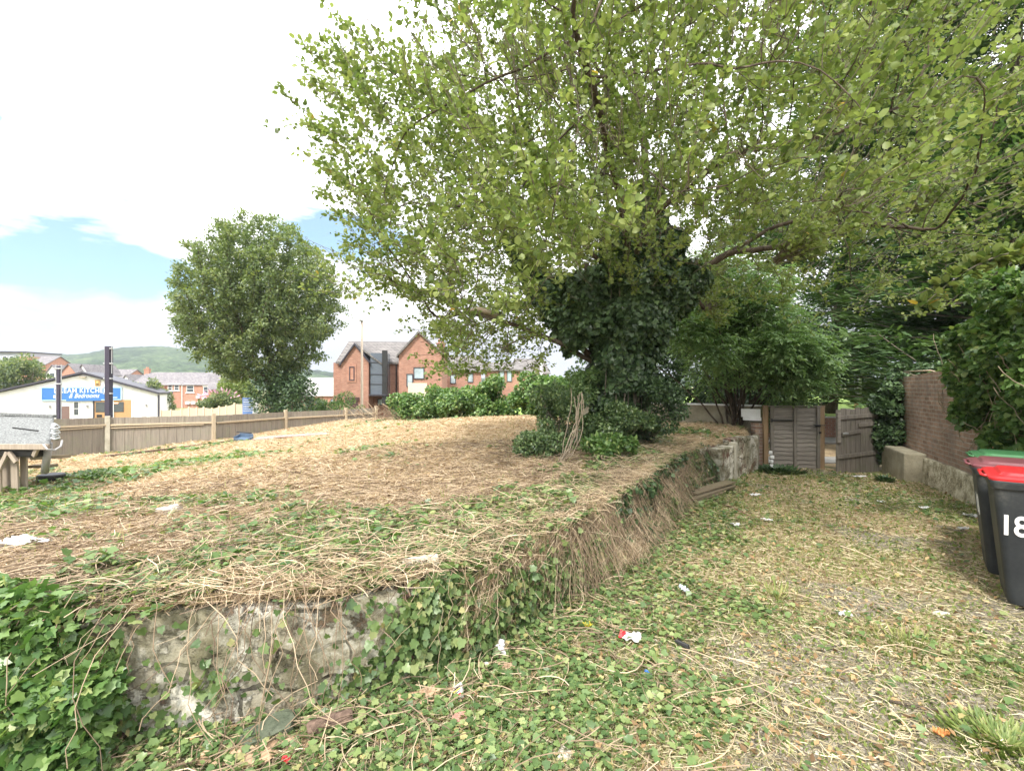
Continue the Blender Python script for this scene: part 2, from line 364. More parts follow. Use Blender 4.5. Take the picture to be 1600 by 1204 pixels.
M['brick_old'] = brick_mat('old_dark_brick', (.26, .165, .115), (.40, .265, .195), (.37, .33, .28), .235, .078, .010, (.6, 1.35), (.20, .17, .15))
M['brick_red'] = brick_mat('red_brick', (.40, .13, .065), (.52, .2, .11), (.40, .31, .25), .225, .075, .010, (.85, 1.12))
M['brick_orange'] = brick_mat('orange_brick', (.38, .155, .10), (.48, .22, .15), (.40, .31, .25), .225, .075, .010, (.85, 1.12))
M['plinth'] = rough_mat('crumbling_render', [(0.3, (.10, .085, .06)), (0.44, (.30, .26, .17)), (0.56, (.52, .47, .34)), (0.7, (.68, .63, .5))], 7, .95, .9, .03, 30, 8)
M['concrete'] = rough_mat('mossy_concrete', [(0.3, (.17, .15, .10)), (0.55, (.32, .29, .21)), (0.8, (.45, .42, .33))], 3, .9, .4, .008, 50)
M['conc_pale'] = rough_mat('pale_concrete', [(0.3, (.3, .27, .2)), (0.55, (.48, .45, .36)), (0.8, (.62, .6, .52))], 4, .9, .4, .008, 50)
M['fence'] = wood_mat('weathered_fence_wood', (.17, .145, .12), (.33, .29, .235), (.24, .22, .18), 2, (.25, .25, .17))
M['rail'] = wood_mat('fence_rail_wood', (.36, .29, .2), (.56, .46, .32), (.42, .35, .25), 0)
M['gate'] = wood_mat('grey_gate_wood', (.15, .135, .115), (.34, .305, .26), (.23, .205, .175), 0)
M['gate2'] = wood_mat('dark_gate_wood', (.11, .098, .084), (.27, .24, .20), (.18, .16, .135), 2, (.15, .155, .10))
M['gatepost'] = wood_mat('brown_post_wood', (.24, .155, .085), (.40, .28, .165), (.20, .15, .1), 2)
M['shedwood'] = wood_mat('shed_board', (.26, .21, .165), (.44, .37, .29), (.3, .25, .2), 2)
M['plank'] = wood_mat('rotting_plank', (.12, .095, .065), (.28, .22, .15), (.18, .165, .09), 0)
M['felt'] = rough_mat('roof_felt', [(0.36, (.075, .08, .078)), (0.5, (.17, .175, .17)), (0.62, (.30, .31, .30))], 45, .98, .6, .006, 120, 8, spec=.1)
M['black'] = flat_mat('black_plastic', (.02, .02, .02), .5)
M['metal_post'] = flat_mat('dark_painted_steel', (.035, .03, .05), .5)
M['galv'] = flat_mat('galvanised_rod', (.5, .52, .52), .45, .5)
M['grey_pipe'] = flat_mat('grey_pipe', (.32, .31, .3), .55)
M['white'] = flat_mat('white_paint', (.78, .78, .76), .5, var=.05)
M['roughcast'] = rough_mat('white_roughcast', [(0.3, (.66, .64, .62)), (0.7, (.8, .79, .77))], 1.5, .9, .3, .01, 25)
M['fascia'] = flat_mat('dark_fascia', (.045, .042, .055), .5)
M['slate'] = brick_mat('slate_roof', (.16, .15, .16), (.23, .215, .215), (.11, .1, .1), .3, .22, .012, (.8, 1.2))
M['tiles'] = brick_mat('grey_tile_roof', (.15, .14, .135), (.20, .185, .175), (.08, .075, .07), .33, .30, .02, (.85, 1.15))
M['glass'] = flat_mat('window_glass', (.06, .075, .085), .08, 0, .3, 1.5, .8)
M['glass_l'] = flat_mat('pale_window_glass', (.35, .42, .45), .1, 0, .3, 1.5, .8)
M['sign_blue'] = flat_mat('sign_blue', (.045, .17, .45), .4, var=.05)
M['sign_white'] = flat_mat('sign_white', (.82, .84, .86), .4, var=.02)
M['asphalt'] = rough_mat('asphalt', [(0.3, (.13, .13, .13)), (0.7, (.2, .2, .2))], 8, .9, .2, .004, 150)
M['bin'] = rough_mat('bin_plastic', [(0.38, (.012, .015, .018)), (0.55, (.024, .028, .03)), (0.68, (.065, .065, .058))], 2.2, .5, .2, .003, 40, spec=.5)
M['bin_red'] = flat_mat('red_lid', (.55, .025, .03), .35, var=.12, scale=3)
M['bin_maroon'] = flat_mat('maroon_lid', (.16, .05, .058), .5, var=.25, scale=3)
M['bin_green'] = flat_mat('green_lid', (.045, .16, .06), .45, var=.2, scale=3)
M['rubber'] = flat_mat('rubber', (.02, .02, .02), .8)
M['paper'] = flat_mat('white_paper', (.62, .61, .60), .7, var=.25, scale=25)
M['red_print'] = flat_mat('red_print', (.62, .03, .04), .5)
M['blue_plastic'] = flat_mat('blue_plastic', (.05, .16, .5), .4)
M['tray'] = flat_mat('slate_blue_tray', (.10, .15, .22), .4)
M['card'] = rough_mat('wet_cardboard', [(0.3, (.32, .2, .12)), (0.7, (.52, .37, .24))], 9, .85, .3, .004)
M['stone'] = rough_mat('mossy_stone', [(0.3, (.05, .065, .04)), (0.6, (.11, .125, .085)), (0.8, (.2, .2, .15))], 7, .9, .8, .01)
M['stone2'] = rough_mat('pale_stone', [(0.3, (.35, .31, .25)), (0.7, (.62, .58, .5))], 7, .9, .7, .01)
M['redbrick1'] = rough_mat('loose_brick', [(0.3, (.26, .13, .10)), (0.7, (.48, .28, .21))], 14, .9, .7, .01)
M['curb'] = rough_mat('kerb_stone', [(0.3, (.35, .33, .3)), (0.7, (.5, .48, .44))], 5)
M['pave'] = rough_mat('pavement', [(0.3, (.3, .29, .27)), (0.7, (.42, .4, .37))], 3)

# ---------------------------------------------------------------- lie of the land
WALL = np.array([(-6, 1.6), (-3, 2.0), (-2.0, 2.2), (-1.15, 2.42), (-.38, 2.85), (.38, 3.9), (1.15, 5.0), (1.95, 6.45), (2.88, 8.05), (3.85, 9.3), (5.45, 10.75)])
BACK = np.array([(-21, 11), (-18.5, 12.4), (-17.0, 14.6), (-14.4, 17.3), (-11.4, 18.4), (-10.1, 21.4), (-8.1, 23.5), (-5, 23.2), (-1.5, 21.5), (1.5, 17.5), (5.75, 11.6)])
RB = np.array([(9.12, 11.3), (7.1, 6.9), (5.0, 2.9), (3.6, 0.0)])     # foot of the brick wall on the right
def sstep(a, b, x): t = np.clip((x - a) / (b - a), 0, 1); return t * t * (3 - 2 * t)
class VN:   # smooth value noise on a lattice
    def __init__(s, seed): s.t = np.random.default_rng(seed).random((256, 256))
    def __call__(s, x, y):
        x = np.asarray(x, float) + 100.3; y = np.asarray(y, float) + 100.7; xi = np.floor(x).astype(int); yi = np.floor(y).astype(int); fx = x - xi; fy = y - yi
        fx = fx * fx * (3 - 2 * fx); fy = fy * fy * (3 - 2 * fy); t = s.t
        a = t[xi % 256, yi % 256]; b = t[(xi + 1) % 256, yi % 256]; c = t[xi % 256, (yi + 1) % 256]; d = t[(xi + 1) % 256, (yi + 1) % 256]
        return (a * (1 - fx) + b * fx) * (1 - fy) + (c * (1 - fx) + d * fx) * fy
vn = VN(3); vn2 = VN(11); vn3 = VN(29)
def fbm(f, x, y, o=4):
    s = 0; a = .5
    for i in range(o): s = s + a * f(x * 2 ** i, y * 2 ** i); a *= .5
    return s / (1 - .5 ** o)
def gz(x, y):     # drive, road and all the lower land
    x = np.asarray(x, float); y = np.asarray(y, float)
    z = -0.033 * np.clip(y, 0, 12) + 0.0
    far = sstep(12, 30, y) * sstep(4, -12, x); left = sstep(-9, -17, x)
    z = z - 2.3 * np.maximum(sstep(15, 26, y) * sstep(-6, -15, x), sstep(-15, -19, x)) * 1.0 - 0.9 * sstep(20, 30, y) * sstep(6, -4, x) * (1 - sstep(-6, -15, x))
    z = z + 0.05 * (fbm(vn, x * 1.1, y * 1.1, 3) - .5) * sstep(12.0, 11, y) + 0.02 * (vn2(x * 5, y * 5) - .5) * sstep(12.0, 11, y)
    return z
CP = [(0, 900, 2.6), (0, 850, 3.2), (0, 800, 5), (90, 785, 6.3), (100, 742, 10), (150, 716, 16), (335, 690, 17.8), (447, 672, 20.9), (541, 657, 22.8), (250, 720, 12), (300, 760, 7.0), (250, 840, 3.9),
      (420, 780, 5.6), (450, 710, 11), (400, 880, 2.9), (640, 884, 3.0), (560, 800, 4.6), (650, 740, 6.6), (600, 690, 11), (620, 654, 22), (720, 655, 20.5), (750, 655, 14), (700, 700, 8.6), (830, 655, 15), (820, 690, 8.6),
      (800, 780, 4.4), (900, 745, 5.4), (900, 710, 7.0), (960, 688, 8.6), (1000, 720, 6.6), (1090, 700, 8.1), (1160, 678, 10.3), (1060, 662, 12), (930, 665, 12)]
CP = np.array([at(*c) for c in CP])
def fz(x, y):
    x = np.asarray(x, float); y = np.asarray(y, float); sh = x.shape; xx = x.ravel(); yy = y.ravel()
    d2 = (xx[:, None] - CP[None, :, 0]) ** 2 + (yy[:, None] - CP[None, :, 1]) ** 2
    s = 0.25 + 0.012 * yy[:, None] ** 2
    wt = 1 / (d2 + s) ** 1.8; z = (wt * CP[None, :, 2]).sum(1) / wt.sum(1)
    z = z.reshape(sh)
    return z - _edge(x, y) + 0.10 * (fbm(vn2, x * .9, y * .9, 4) - .5) + 0.05 * (vn3(x * 4, y * 4) - .5)
def _edge(x, y):      # the crest of the bank is rounded off
    if 'walldist' not in globals(): return 0.0
    d = walldist(x, y); return .13 * np.clip(1 - d / .7, 0, 1) ** 2 * sstep(-.6, .6, x)
def arc(P, n):
    s = np.r_[0, np.cumsum(np.linalg.norm(np.diff(P, axis=0), axis=1))]; t = np.linspace(0, s[-1], n)
    return np.stack([np.interp(t, s, P[:, 0]), np.interp(t, s, P[:, 1])], 1)
WALLS = arc(WALL, 241)
for _ in range(14): WALLS[1:-1] = (WALLS[:-2] + 2 * WALLS[1:-1] + WALLS[2:]) / 4
WT = unit(np.gradient(WALLS, axis=0)); WN = np.stack([WT[:, 1], -WT[:, 0]], 1)    # outward = towards the drive
WTOP = fz(WALLS[:, 0], WALLS[:, 1]) - .13 * sstep(-.6, .6, WALLS[:, 0])
def inpoly(x, y, P):
    r = np.zeros(np.shape(x), bool); j = len(P) - 1
    for i in range(len(P)):
        xi, yi = P[i]; xj, yj = P[j]
        c = ((yi > y) != (yj > y)) & (x < (xj - xi) * (y - yi) / (yj - yi + 1e-12) + xi); r ^= c; j = i
    return r
FPOLY = np.concatenate([WALLS, BACK[::-1]])
DPOLY = np.concatenate([WALLS - WN * -0.07, np.array([(5.9, 11.2), (8.6, 11.4)]), RB, np.array([(-6, 0.0)])])
def inpd(x, y): return inpoly(x, y, DPOLY)
def walldist(x, y):
    x = np.asarray(x); o = np.full(x.shape, 1e9)
    for i in range(0, len(WALLS), 3): o = np.minimum(o, (x - WALLS[i, 0]) ** 2 + (y - WALLS[i, 1]) ** 2)
    return np.sqrt(o)
# how green / how worn: world-space patches
def green_field(x, y):
    g = fbm(vn, x * .8 + 9, y * .8, 4); b = sstep(6.0, 3.2, y) * .19 + sstep(-1.8, -3.2, x) * .14 * sstep(9, 5, y) + sstep(-3.5, -6.5, x) * .14 * sstep(15, 8, y)
    b = b + .35 * np.exp(-((x + .9) ** 2 / .8 + (y - 3.5) ** 2 / .25)) + .3 * np.exp(-((x + 6.8) ** 2 / 3 + (y - 9.2) ** 2 / 2)) + .3 * np.exp(-((x - .6) ** 2 / .5 + (y - 5.2) ** 2 / .5)) + .3 * sstep(.3, 2.0, x) * sstep(12, 8, y)
    return np.clip((g + b - .60) * 5, 0, 1)
def green_drive(x, y):
    g = fbm(vn2, x * .9 + 4, y * .9, 4)
    path = np.exp(-((x - (.62 * y + .2)) ** 2) / 1.1) * sstep(2.6, 4, y) * .16
    return np.clip((g - path + .14 * np.exp(-walldist(x, y) ** 2 / .8) - .45) * 5, 0, 1)
def gravel_zone(x, y):
    g = fbm(vn3, x * 1.4, y * 1.4, 4); return np.clip((g - .5) * 4 + 1.5 * np.exp(-((x - 1.75) ** 2 / 1.2 + (y - 2.2) ** 2 / .6)) + .5 * np.exp(-((x - (.62 * y + .6)) ** 2) / 1.2) * sstep(8, 4, y) - .3, 0, 1)

# ground materials: green, bare and straw patches carried as attributes of the land itself
def land_mat(name):
    m, nt, bs = newmat(name); v = objco(nt)
    g = N(nt, 'ShaderNodeAttribute', attribute_name='green').outputs['Fac']; gr = N(nt, 'ShaderNodeAttribute', attribute_name='gravel').outputs['Fac']
    n1 = noise(nt, v, 9, 8, .7); n2 = noise(nt, v, 55, 5, .7); n3 = noise(nt, v, 2.2, 6, .65)
    straw = ramp(nt, mth(nt, 'ADD', mth(nt, 'MULTIPLY', n1, .5), mth(nt, 'MULTIPLY', n2, .5)), [(0.36, (.17, .12, .075)), (0.46, (.38, .28, .17)), (0.57, (.56, .43, .27)), (0.7, (.68, .56, .38))])
    grn = ramp(nt, mth(nt, 'ADD', mth(nt, 'MULTIPLY', n3, .4), mth(nt, 'MULTIPLY', n2, .6)), [(0.38, (.10, .10, .055)), (0.5, (.22, .22, .10)), (0.62, (.36, .34, .18))])
    stone = ramp(nt, n2, [(0.35, (.14, .12, .085)), (0.5, (.30, .265, .20)), (0.65, (.44, .40, .31))])
    gm = ramp(nt, mth(nt, 'ADD', g, mth(nt, 'MULTIPLY', mth(nt, 'SUBTRACT', n1, .5), 1.2)), [(0.35, 0.0), (0.65, 1.0)])
    sm = ramp(nt, mth(nt, 'ADD', gr, mth(nt, 'MULTIPLY', mth(nt, 'SUBTRACT', n1, .5), 1.0)), [(0.4, 0.0), (0.7, 1.0)])
    c = mixc(nt, gm, straw, grn); c = mixc(nt, sm, c, stone)
    nt.links.new(c, bs.inputs['Base Color']); bs.inputs['Roughness'].default_value = .95; bs.inputs['Specular IOR Level'].default_value = .1
    bump(nt, bs, mth(nt, 'ADD', n2, n1), .9, .03); return m
M['land'] = land_mat('rough_land')
M['bank'] = rough_mat('overgrown_earth', [(0.36, (.07, .052, .036)), (0.48, (.19, .145, .095)), (0.6, (.34, .26, .17)), (0.72, (.26, .26, .12))], 9, .95, 1, .05, 45, 8)
def grid_mesh(name, X, Y, Z, attrs, mat, flip=False):
    m, n = X.shape; idx = np.arange(m * n).reshape(m, n)
    q = np.stack([idx[:-1, :-1], idx[1:, :-1], idx[1:, 1:], idx[:-1, 1:]], -1).reshape(-1, 4)
    if flip: q = q[:, ::-1]
    me = np_mesh(name, np.stack([X, Y, Z], -1).reshape(-1, 3), q.ravel(), np.full(len(q), 4), {k: a.ravel() for k, a in attrs.items()})
    return link_mesh(name, me, mat, smooth=True)
# lower land: one sheet from the drive to the horizon
xs = np.concatenate([-np.geomspace(10, 3000, 40)[::-1], np.linspace(-9.8, 12, 200), np.geomspace(12.3, 3000, 40)])
ys = np.concatenate([[-60, -20, -6, -2], np.linspace(0, 14, 150), np.geomspace(14.2, 3500, 60)])
X, Y = np.meshgrid(xs, ys, indexing='ij'); Z = gz(X, Y)
X2 = X; inner = inpoly(X, Y, np.concatenate([WALLS - WN * .35, BACK[::-1] - 0.0])) 
Z = np.where(inner & (Y < 18), np.minimum(Z, -1.4), Z)
o = grid_mesh('ground', X, Y, Z, {'green': green_drive(X, Y) * sstep(40, 12, Y) + sstep(12, 40, Y), 'gravel': gravel_zone(X, Y) * sstep(14, 11, Y)}, M['land'], flip=False)
tag(o, kind='structure')
# the raised plot behind the retaining wall
bk = arc(BACK, len(WALLS)); vs = np.concatenate([np.linspace(0, 1, 150) ** 1.7])
A = WALLS[:, None, :]; Bk = bk[:, None, :]; XY = A + (Bk - A) * vs[None, :, None]
X, Y = XY[..., 0], XY[..., 1]; Z = fz(X, Y)
edge = np.clip(walldist(X, Y), 0, .5); Z = Z - 0.06 * (1 - edge / .5)
Z[:, -1] = -3.2
o = grid_mesh('raised_plot', X, Y, Z, {'green': green_field(X, Y), 'gravel': np.zeros(X.shape)}, M['land'])
tag(o, kind='structure')
# hills
def ridge(px): return np.interp(px, [-400, 0, 60, 118, 140, 165, 200, 255, 275, 330, 400, 520, 700, 900, 1600, 2400], [556, 552, 554, 557, 554, 549, 545, 544, 546, 556, 570, 584, 592, 594, 592, 594])
px = np.linspace(-500, 1900, 620); dd = np.linspace(420, 1250, 130)
PX, DD = np.meshgrid(px, dd, indexing='ij'); HX = (PX - 800) / FPX * DD
top = (602 - ridge(PX)) / FPX * 1000 + 1.6
prof = sstep(430, 1000, DD) ** .8 * (1 - .35 * sstep(1020, 1250, DD))
HZ = -3 + (top + 3) * prof * (0.9 + .2 * fbm(vn3, HX * .006, DD * .006, 3) * sstep(1000, 700, DD) + .1 * sstep(700, 1000, DD))
HZ = HZ + 7 * np.abs(fbm(vn, HX * .055, DD * .055, 4) - .5) * sstep(430, 500, DD) + 4.5 * (vn2(HX * .16, DD * .16) - .5) * sstep(430, 500, DD)
m, nt, bs = newmat('wooded_hillside'); v = objco(nt)
f = mth(nt, 'ADD', mth(nt, 'MULTIPLY', noise(nt, v, .012, 5, .6), .45), mth(nt, 'MULTIPLY', noise(nt, v, .09, 6, .8), .55))
nt.links.new(ramp(nt, f, [(0.42, (.012, .024, .012)), (0.48, (.03, .055, .022)), (0.54, (.065, .10, .04)), (0.62, (.13, .17, .07))]), bs.inputs['Base Color'])
bs.inputs['Roughness'].default_value = 1; bs.inputs['Specular IOR Level'].default_value = 0; bump(nt, bs, noise(nt, v, .12, 5, .7), 1, 4)
M['hill'] = m
tag(grid_mesh('hills', HX, DD, HZ, {}, M['hill']), kind='structure')
# road, pavement, kerb and lawn beyond the gate
def strip(name, y0, y1, z, mat, x0=5.0, x1=60, th=.02):
    b = MB(); b.box(((x0 + x1) / 2, (y0 + y1) / 2, z - th / 2), (x1 - x0, y1 - y0, th)); return tag(b.build(name, mat), kind='structure')
strip('pavement', 12.0, 13.0, -.37, M['pave'], 5.8, 60, .05); strip('road', 13.0, 16.0, -.42, M['asphalt'], 3, 60, .05)
strip('far_pavement', 16.0, 17.6, -.34, M['pave'], 3, 60, .1)
b = MB(); n = 26; xs_ = np.linspace(0, 70, n)
ysl = np.linspace(17.9, 60, 20); X, Y = np.meshgrid(xs_, ysl, indexing='ij'); Z = .40 + (Y - 17.9) * .012 + .05 * fbm(vn, X * .3, Y * .3)
m, nt, bs = newmat('lawn'); v = objco(nt)
nt.links.new(ramp(nt, mth(nt, 'ADD', mth(nt, 'MULTIPLY', noise(nt, v, 1.2, 4), .5), mth(nt, 'MULTIPLY', noise(nt, v, 22, 4, .7), .5)), [(0.35, (.13, .23, .03)), (0.65, (.3, .42, .07))]), bs.inputs['Base Color'])
bs.inputs['Roughness'].default_value = .9; M['lawn'] = m
tag(grid_mesh('lawn', X, Y, Z, {}, M['lawn']), kind='structure')
# ================================================================= retaining wall
def wall_face(sub, i0, i1, name, mat, out=0.0, lift=0.0, parent=None, th=.26, nz_=16):
    W = WALLS[i0:i1]; Nn = WN[i0:i1]; tz = WTOP[i0:i1] - .035 + lift; bz = gz(W[:, 0], W[:, 1]) - .25
    t = np.linspace(0, 1, nz_); s = np.arange(i0, i1) * .055
    S, T_ = np.meshgrid(s, t, indexing='ij')
    off = out + .05 * (fbm(vn, S * 3, T_ * 2.2, 4) - .5) + .022 * (vn2(S * 9, T_ * 7) - .5) + (1 - T_) * .05
    F = np.stack([W[:, None, 0] + Nn[:, None, 0] * off, W[:, None, 1] + Nn[:, None, 1] * off, bz[:, None] + (tz - bz)[:, None] * T_], -1)
    F[:, -1, 2] += .03 * (vn3(s * 4, s * 0) - .5)
    Bt = F[:, -1].copy(); Bt[:, :2] -= Nn * th; Bb = Bt.copy(); Bb[:, 2] = bz
    V = np.concatenate([F, Bt[:, None], Bb[:, None]], 1); m, n = V.shape[:2]; idx = np.arange(m * n).reshape(m, n)
    q = np.stack([idx[:-1, :-1], idx[1:, :-1], idx[1:, 1:], idx[:-1, 1:]], -1).reshape(-1, 4)
    ends = [idx[0, ::-1], idx[-1, :]]
    me = np_mesh(name, V.reshape(-1, 3), np.concatenate([q.ravel()] + ends), [4] * len(q) + [n, n])
    return link_mesh(name, me, mat, parent)
m, nt, bs = newmat('flaking_render_wall'); v = objco(nt)
b = N(nt, 'ShaderNodeTexBrick', Scale=1.0); b.inputs['Brick Width'].default_value = .46; b.inputs['Row Height'].default_value = .2
b.inputs['Mortar Size'].default_value = .011; b.inputs['Color1'].default_value = (.34, .3, .22, 1); b.inputs['Color2'].default_value = (.44, .4, .3, 1); b.inputs['Mortar'].default_value = (.04, .032, .025, 1)
wv = N(nt, 'ShaderNodeVectorMath', operation='ADD'); nt.links.new(wall_uv(nt), wv.inputs[0]); nn = N(nt, 'ShaderNodeTexNoise', Scale=2.2, Detail=4.0); nt.links.new(v, nn.inputs['Vector'])
s_ = N(nt, 'ShaderNodeVectorMath', operation='SCALE'); nt.links.new(nn.outputs['Color'], s_.inputs[0]); s_.inputs['Scale'].default_value = .35; nt.links.new(s_.outputs[0], wv.inputs[1]); nt.links.new(wv.outputs[0], b.inputs['Vector'])
pl = ramp(nt, noise(nt, v, 4, 10, .72), [(0.38, (.15, .13, .085)), (0.47, (.36, .325, .235)), (0.57, (.70, .665, .57))])
br = ramp(nt, noise(nt, v, 12, 6, .7), [(0.35, (.12, .065, .05)), (0.65, (.30, .19, .14))])
mk = ramp(nt, noise(nt, v, 2.6, 12, .74, .3), [(0.42, 0.0), (0.46, 1.0)]); mk2 = ramp(nt, noise(nt, v, 3.4, 12, .75), [(0.54, 0.0), (0.57, 1.0)])
c = mixc(nt, mk, br, pl); c = mixc(nt, mth(nt, 'MULTIPLY', mk2, .8), c, b.outputs['Color'])
crk = ramp(nt, b.outputs['Fac'], [(0.4, 0.0), (0.8, 1.0)]); c = mixc(nt, mth(nt, 'MULTIPLY', crk, ramp(nt, noise(nt, v, 1.4, 3), [(0.45, 0.0), (0.6, .85)])), c, (.035, .03, .022))
c = mixc(nt, ramp(nt, noise(nt, v, 1.9, 8, .7), [(0.46, 0.0), (0.62, .75)]), c, (.14, .135, .075))
nt.links.new(c, bs.inputs['Base Color']); bs.inputs['Roughness'].default_value = .95; bs.inputs['Specular IOR Level'].default_value = .15
bump(nt, bs, mth(nt, 'ADD', mth(nt, 'ADD', mk, mth(nt, 'MULTIPLY', mk2, -.6)), mth(nt, 'SUBTRACT', noise(nt, v, 30, 6, .7), crk)), .9, .012)
M['retain'] = m
SEG = np.argmin(abs(WALLS[:, 1] - 8.75))
rw = thing('retaining_wall', 'low crumbling stone and brick wall with flaking pale render, holding back the raised plot', 'wall', (0, 0, 0))
wall_face(0, 0, len(WALLS), 'wall_face', M['retain'], 0, 0, rw)
bl = MB(); bl.box((0, 0, 0), (.22, .16, .115)); o = bl.build('coping_block', M['conc_pale'], None, .012); p = at(658, 883, 2.93)
o.location = p; o.rotation_euler = (R(-18), R(-4), R(12)); o.parent = rw
cw = thing('concrete_wall', 'short pale concrete wall of cracked blocks at the gate end of the raised bank', 'wall', (0, 0, 0))
def cpts(i0, i1): return WALLS[i0:i1]
cb = MB(); cw_pts = [(3.95, 9.0), (4.7, 9.75), (4.72, 9.77), (5.5, 10.55)]
for (a, b2, zt, nm, w_) in [((3.93, 9.02), (4.42, 9.5), .38, 'block', .24), ((4.46, 9.60), (5.05, 10.2), .50, 'block', .22), ((5.07, 10.22), (5.5, 10.62), .46, 'block', .22)]:
    k = MB(); a3 = np.array([*a, 0]); b3 = np.array([*b2, 0]); mid = (a3 + b3) / 2; L = np.linalg.norm(b3 - a3); an = math.atan2(b3[1] - a3[1], b3[0] - a3[0])
    zb = -.55; k.box((mid[0] - .02, mid[1] + .05, (zt + zb) / 2), (L, w_, zt - zb), an); k.build(nm, M['retain'], cw, .02)
k = MB(); k.box((4.49, 9.52, -.1), (.13, .13, 1.1), .78); k.build('concrete_post', M['conc_pale'], cw, .012)
k = MB(); k.box((5.62, 10.82, -.1), (.11, .11, 1.15), .78); k.build('concrete_post', M['concrete'], cw, .012)

# ================================================================= boundary on the right
bw = thing('brick_wall', 'tall weathered dark red brick wall running along the right of the drive, ivy spilling over it', 'wall', (*RB[0], 0))
d = RB[3] - RB[0]; L = float(np.linalg.norm(d)); an = math.atan2(d[1], d[0]); bw.rotation_euler = (0, 0, an)
k = MB(); k.prism([(0.0, .45), (.0, .1), (L, .3), (L, 2.2), (.8, 1.78), (.28, 1.74)], 0, .24)
k.build('wall', M['brick_old'], bw)
t = np.linspace(.03, L, 90); hh = np.linspace(-.6, .34, 12); TT, HH = np.meshgrid(t, hh, indexing='ij')
top_ = .12 + .10 * fbm(vn2, TT * 1.6, TT * 0, 3) + TT / L * .1 + sstep(1.0, 1.5, TT) * .0
ZZ = -.6 + (HH + .6) / .94 * (top_ + .6); YY = -.012 - .05 * fbm(vn, TT * 3, ZZ * 4, 4) - .05 * (1 - (ZZ + .6) / 1.0)
V = np.stack([TT, YY, ZZ], -1); idx = np.arange(V.shape[0] * V.shape[1]).reshape(V.shape[:2])
Bk_ = V[:, -1].copy(); Bk_[:, 1] = .1; q = np.stack([idx[:-1, :-1], idx[1:, :-1], idx[1:, 1:], idx[:-1, 1:]], -1).reshape(-1, 4)
j = len(V.reshape(-1, 3)) + np.arange(len(Bk_)); q2 = np.stack([idx[:-1, -1], idx[1:, -1], j[1:], j[:-1]], -1)
q = np.concatenate([q, q2])
link_mesh('plinth', np_mesh('plinth', np.concatenate([V.reshape(-1, 3), Bk_]), q.ravel(), [4] * len(q)), M['plinth'], bw)
k = MB(); k.box((.55, .12, 1.775), (.52, .27, .05)); k.build('coping', M['brick_old'], bw, .01)
# which side is the drive side? local -y must face the drive
cbk = MB(); a3 = at(1390, 735, 10.55); b3 = at(1452, 757, 9.1); an2 = math.atan2(b3[1] - a3[1], b3[0] - a3[0]); L2 = math.hypot(b3[0] - a3[0], b3[1] - a3[1])
cbk.box((0, 0, 0), (1.5, .36, .8)); o = cbk.build('concrete_block', M['concrete'], None, .03)
nrm_ = np.array([-math.sin(an2), math.cos(an2)]); 
an2 = math.atan2(*(RB[1] - RB[0])[::-1]); o.location = (8.20, 9.85, -.13); o.rotation_euler = (0, 0, an2)
tag(o, 'low mossy concrete block at the foot of the brick wall by the gate', 'concrete block')

# ================================================================= gates
gp = thing('wooden_gate', 'closed grey wooden gate of horizontal overlapping boards, left of the gap', 'gate', (*at(1200, 602, 11.1)[:2], -.42), rz=R(-3))
W_, H_ = 1.2, 1.52
for i in range(14):
    k = MB(); z = .07 + i * (H_ - .1) / 14; y_ = .012 * (rng.random() - .5)
    n = 12; vs = []; fs = []
    zz = [z + .012 * math.sin(q * 1.7 + i) for q in range(n)]; zt = [z + .118 + .008 * math.sin(q * 1.3 + i * 2) for q in range(n)]
    for q in range(n):
        x = .04 + q * (W_ - .08) / (n - 1); vs += [(x, -.028, zz[q]), (x, -.006, zt[q]), (x, .004, zt[q]), (x, -.016, zz[q])]
    for q in range(n - 1):
        for e in range(4): fs.append((q * 4 + e, (q + 1) * 4 + e, (q + 1) * 4 + (e + 1) % 4, q * 4 + (e + 1) % 4))
    fs += [(0, 1, 2, 3), tuple((n - 1) * 4 + e for e in (3, 2, 1, 0))]
    k.add(vs, fs); k.build('board', M['gate'], gp)
for x in (.07, .60, W_ - .075):
    k = MB(); k.box((x, -.05, H_ / 2), (.075, .035, H_)); k.build('upright', M['gate2'], gp, .004)
k = MB(); k.box((W_ / 2, -.02, H_ + .012), (W_ + .02, .07, .026)); k.build('top_rail', M['gate'], gp, .004)
k = MB(); k.box((.30, -.075, 1.2), (.50, .012, .035)); k.box((.05, -.075, 1.2), (.03, .02, .09)); k.build('hinge', M['black'], gp, .003)
k = MB(); k.box((W_ - .1, -.075, 1.08), (.13, .012, .05)); k.tube([(W_ - .2, -.085, 1.09), (W_ + .06, -.085, 1.09)], .009, 6); k.build('latch', M['black'], gp, .002)
MB().box((W_ - .05, -.078, .92), (.05, .012, .04)).build('keyhole_plate', M['black'], gp, .002)
def post(px, d, h, nm, mat, lab, w_=.1, zb=-.7, lean=0):
    p = at(px, 602, d); k = MB(); k.box((0, 0, (h - zb) / 2), (w_, w_, h - zb)); o = k.build(nm, mat, None, .008); o.location = (p[0], p[1], zb); o.rotation_euler = (0, lean, R(-4))
    return tag(o, lab, 'post')
post(1196, 11.15, 1.13, 'gate_post', M['gatepost'], 'brown gate post on the hinge side of the horizontal board gate')
post(1283, 11.05, 1.13, 'gate_post', M['gatepost'], 'brown gate post beside the open gap, on the latch side of the board gate', .11)
g2 = thing('ledged_gate', 'old dark gate of vertical boards with sloping ledges, beside the hanging ivy', 'gate', (*at(1306, 602, 10.55)[:2], -.43), rz=R(9))
W_ = 1.12
for i in range(9):
    x = i * W_ / 9 + W_ / 18; top_ = 1.46 + .045 * rng.random() + i * .008; bot = .02 + .05 * rng.random()
    k = MB(); k.box((x, 0, (top_ + bot) / 2), (W_ / 9 - .008, .022, top_ - bot)); k.build('board', M['gate2'], g2, .003)
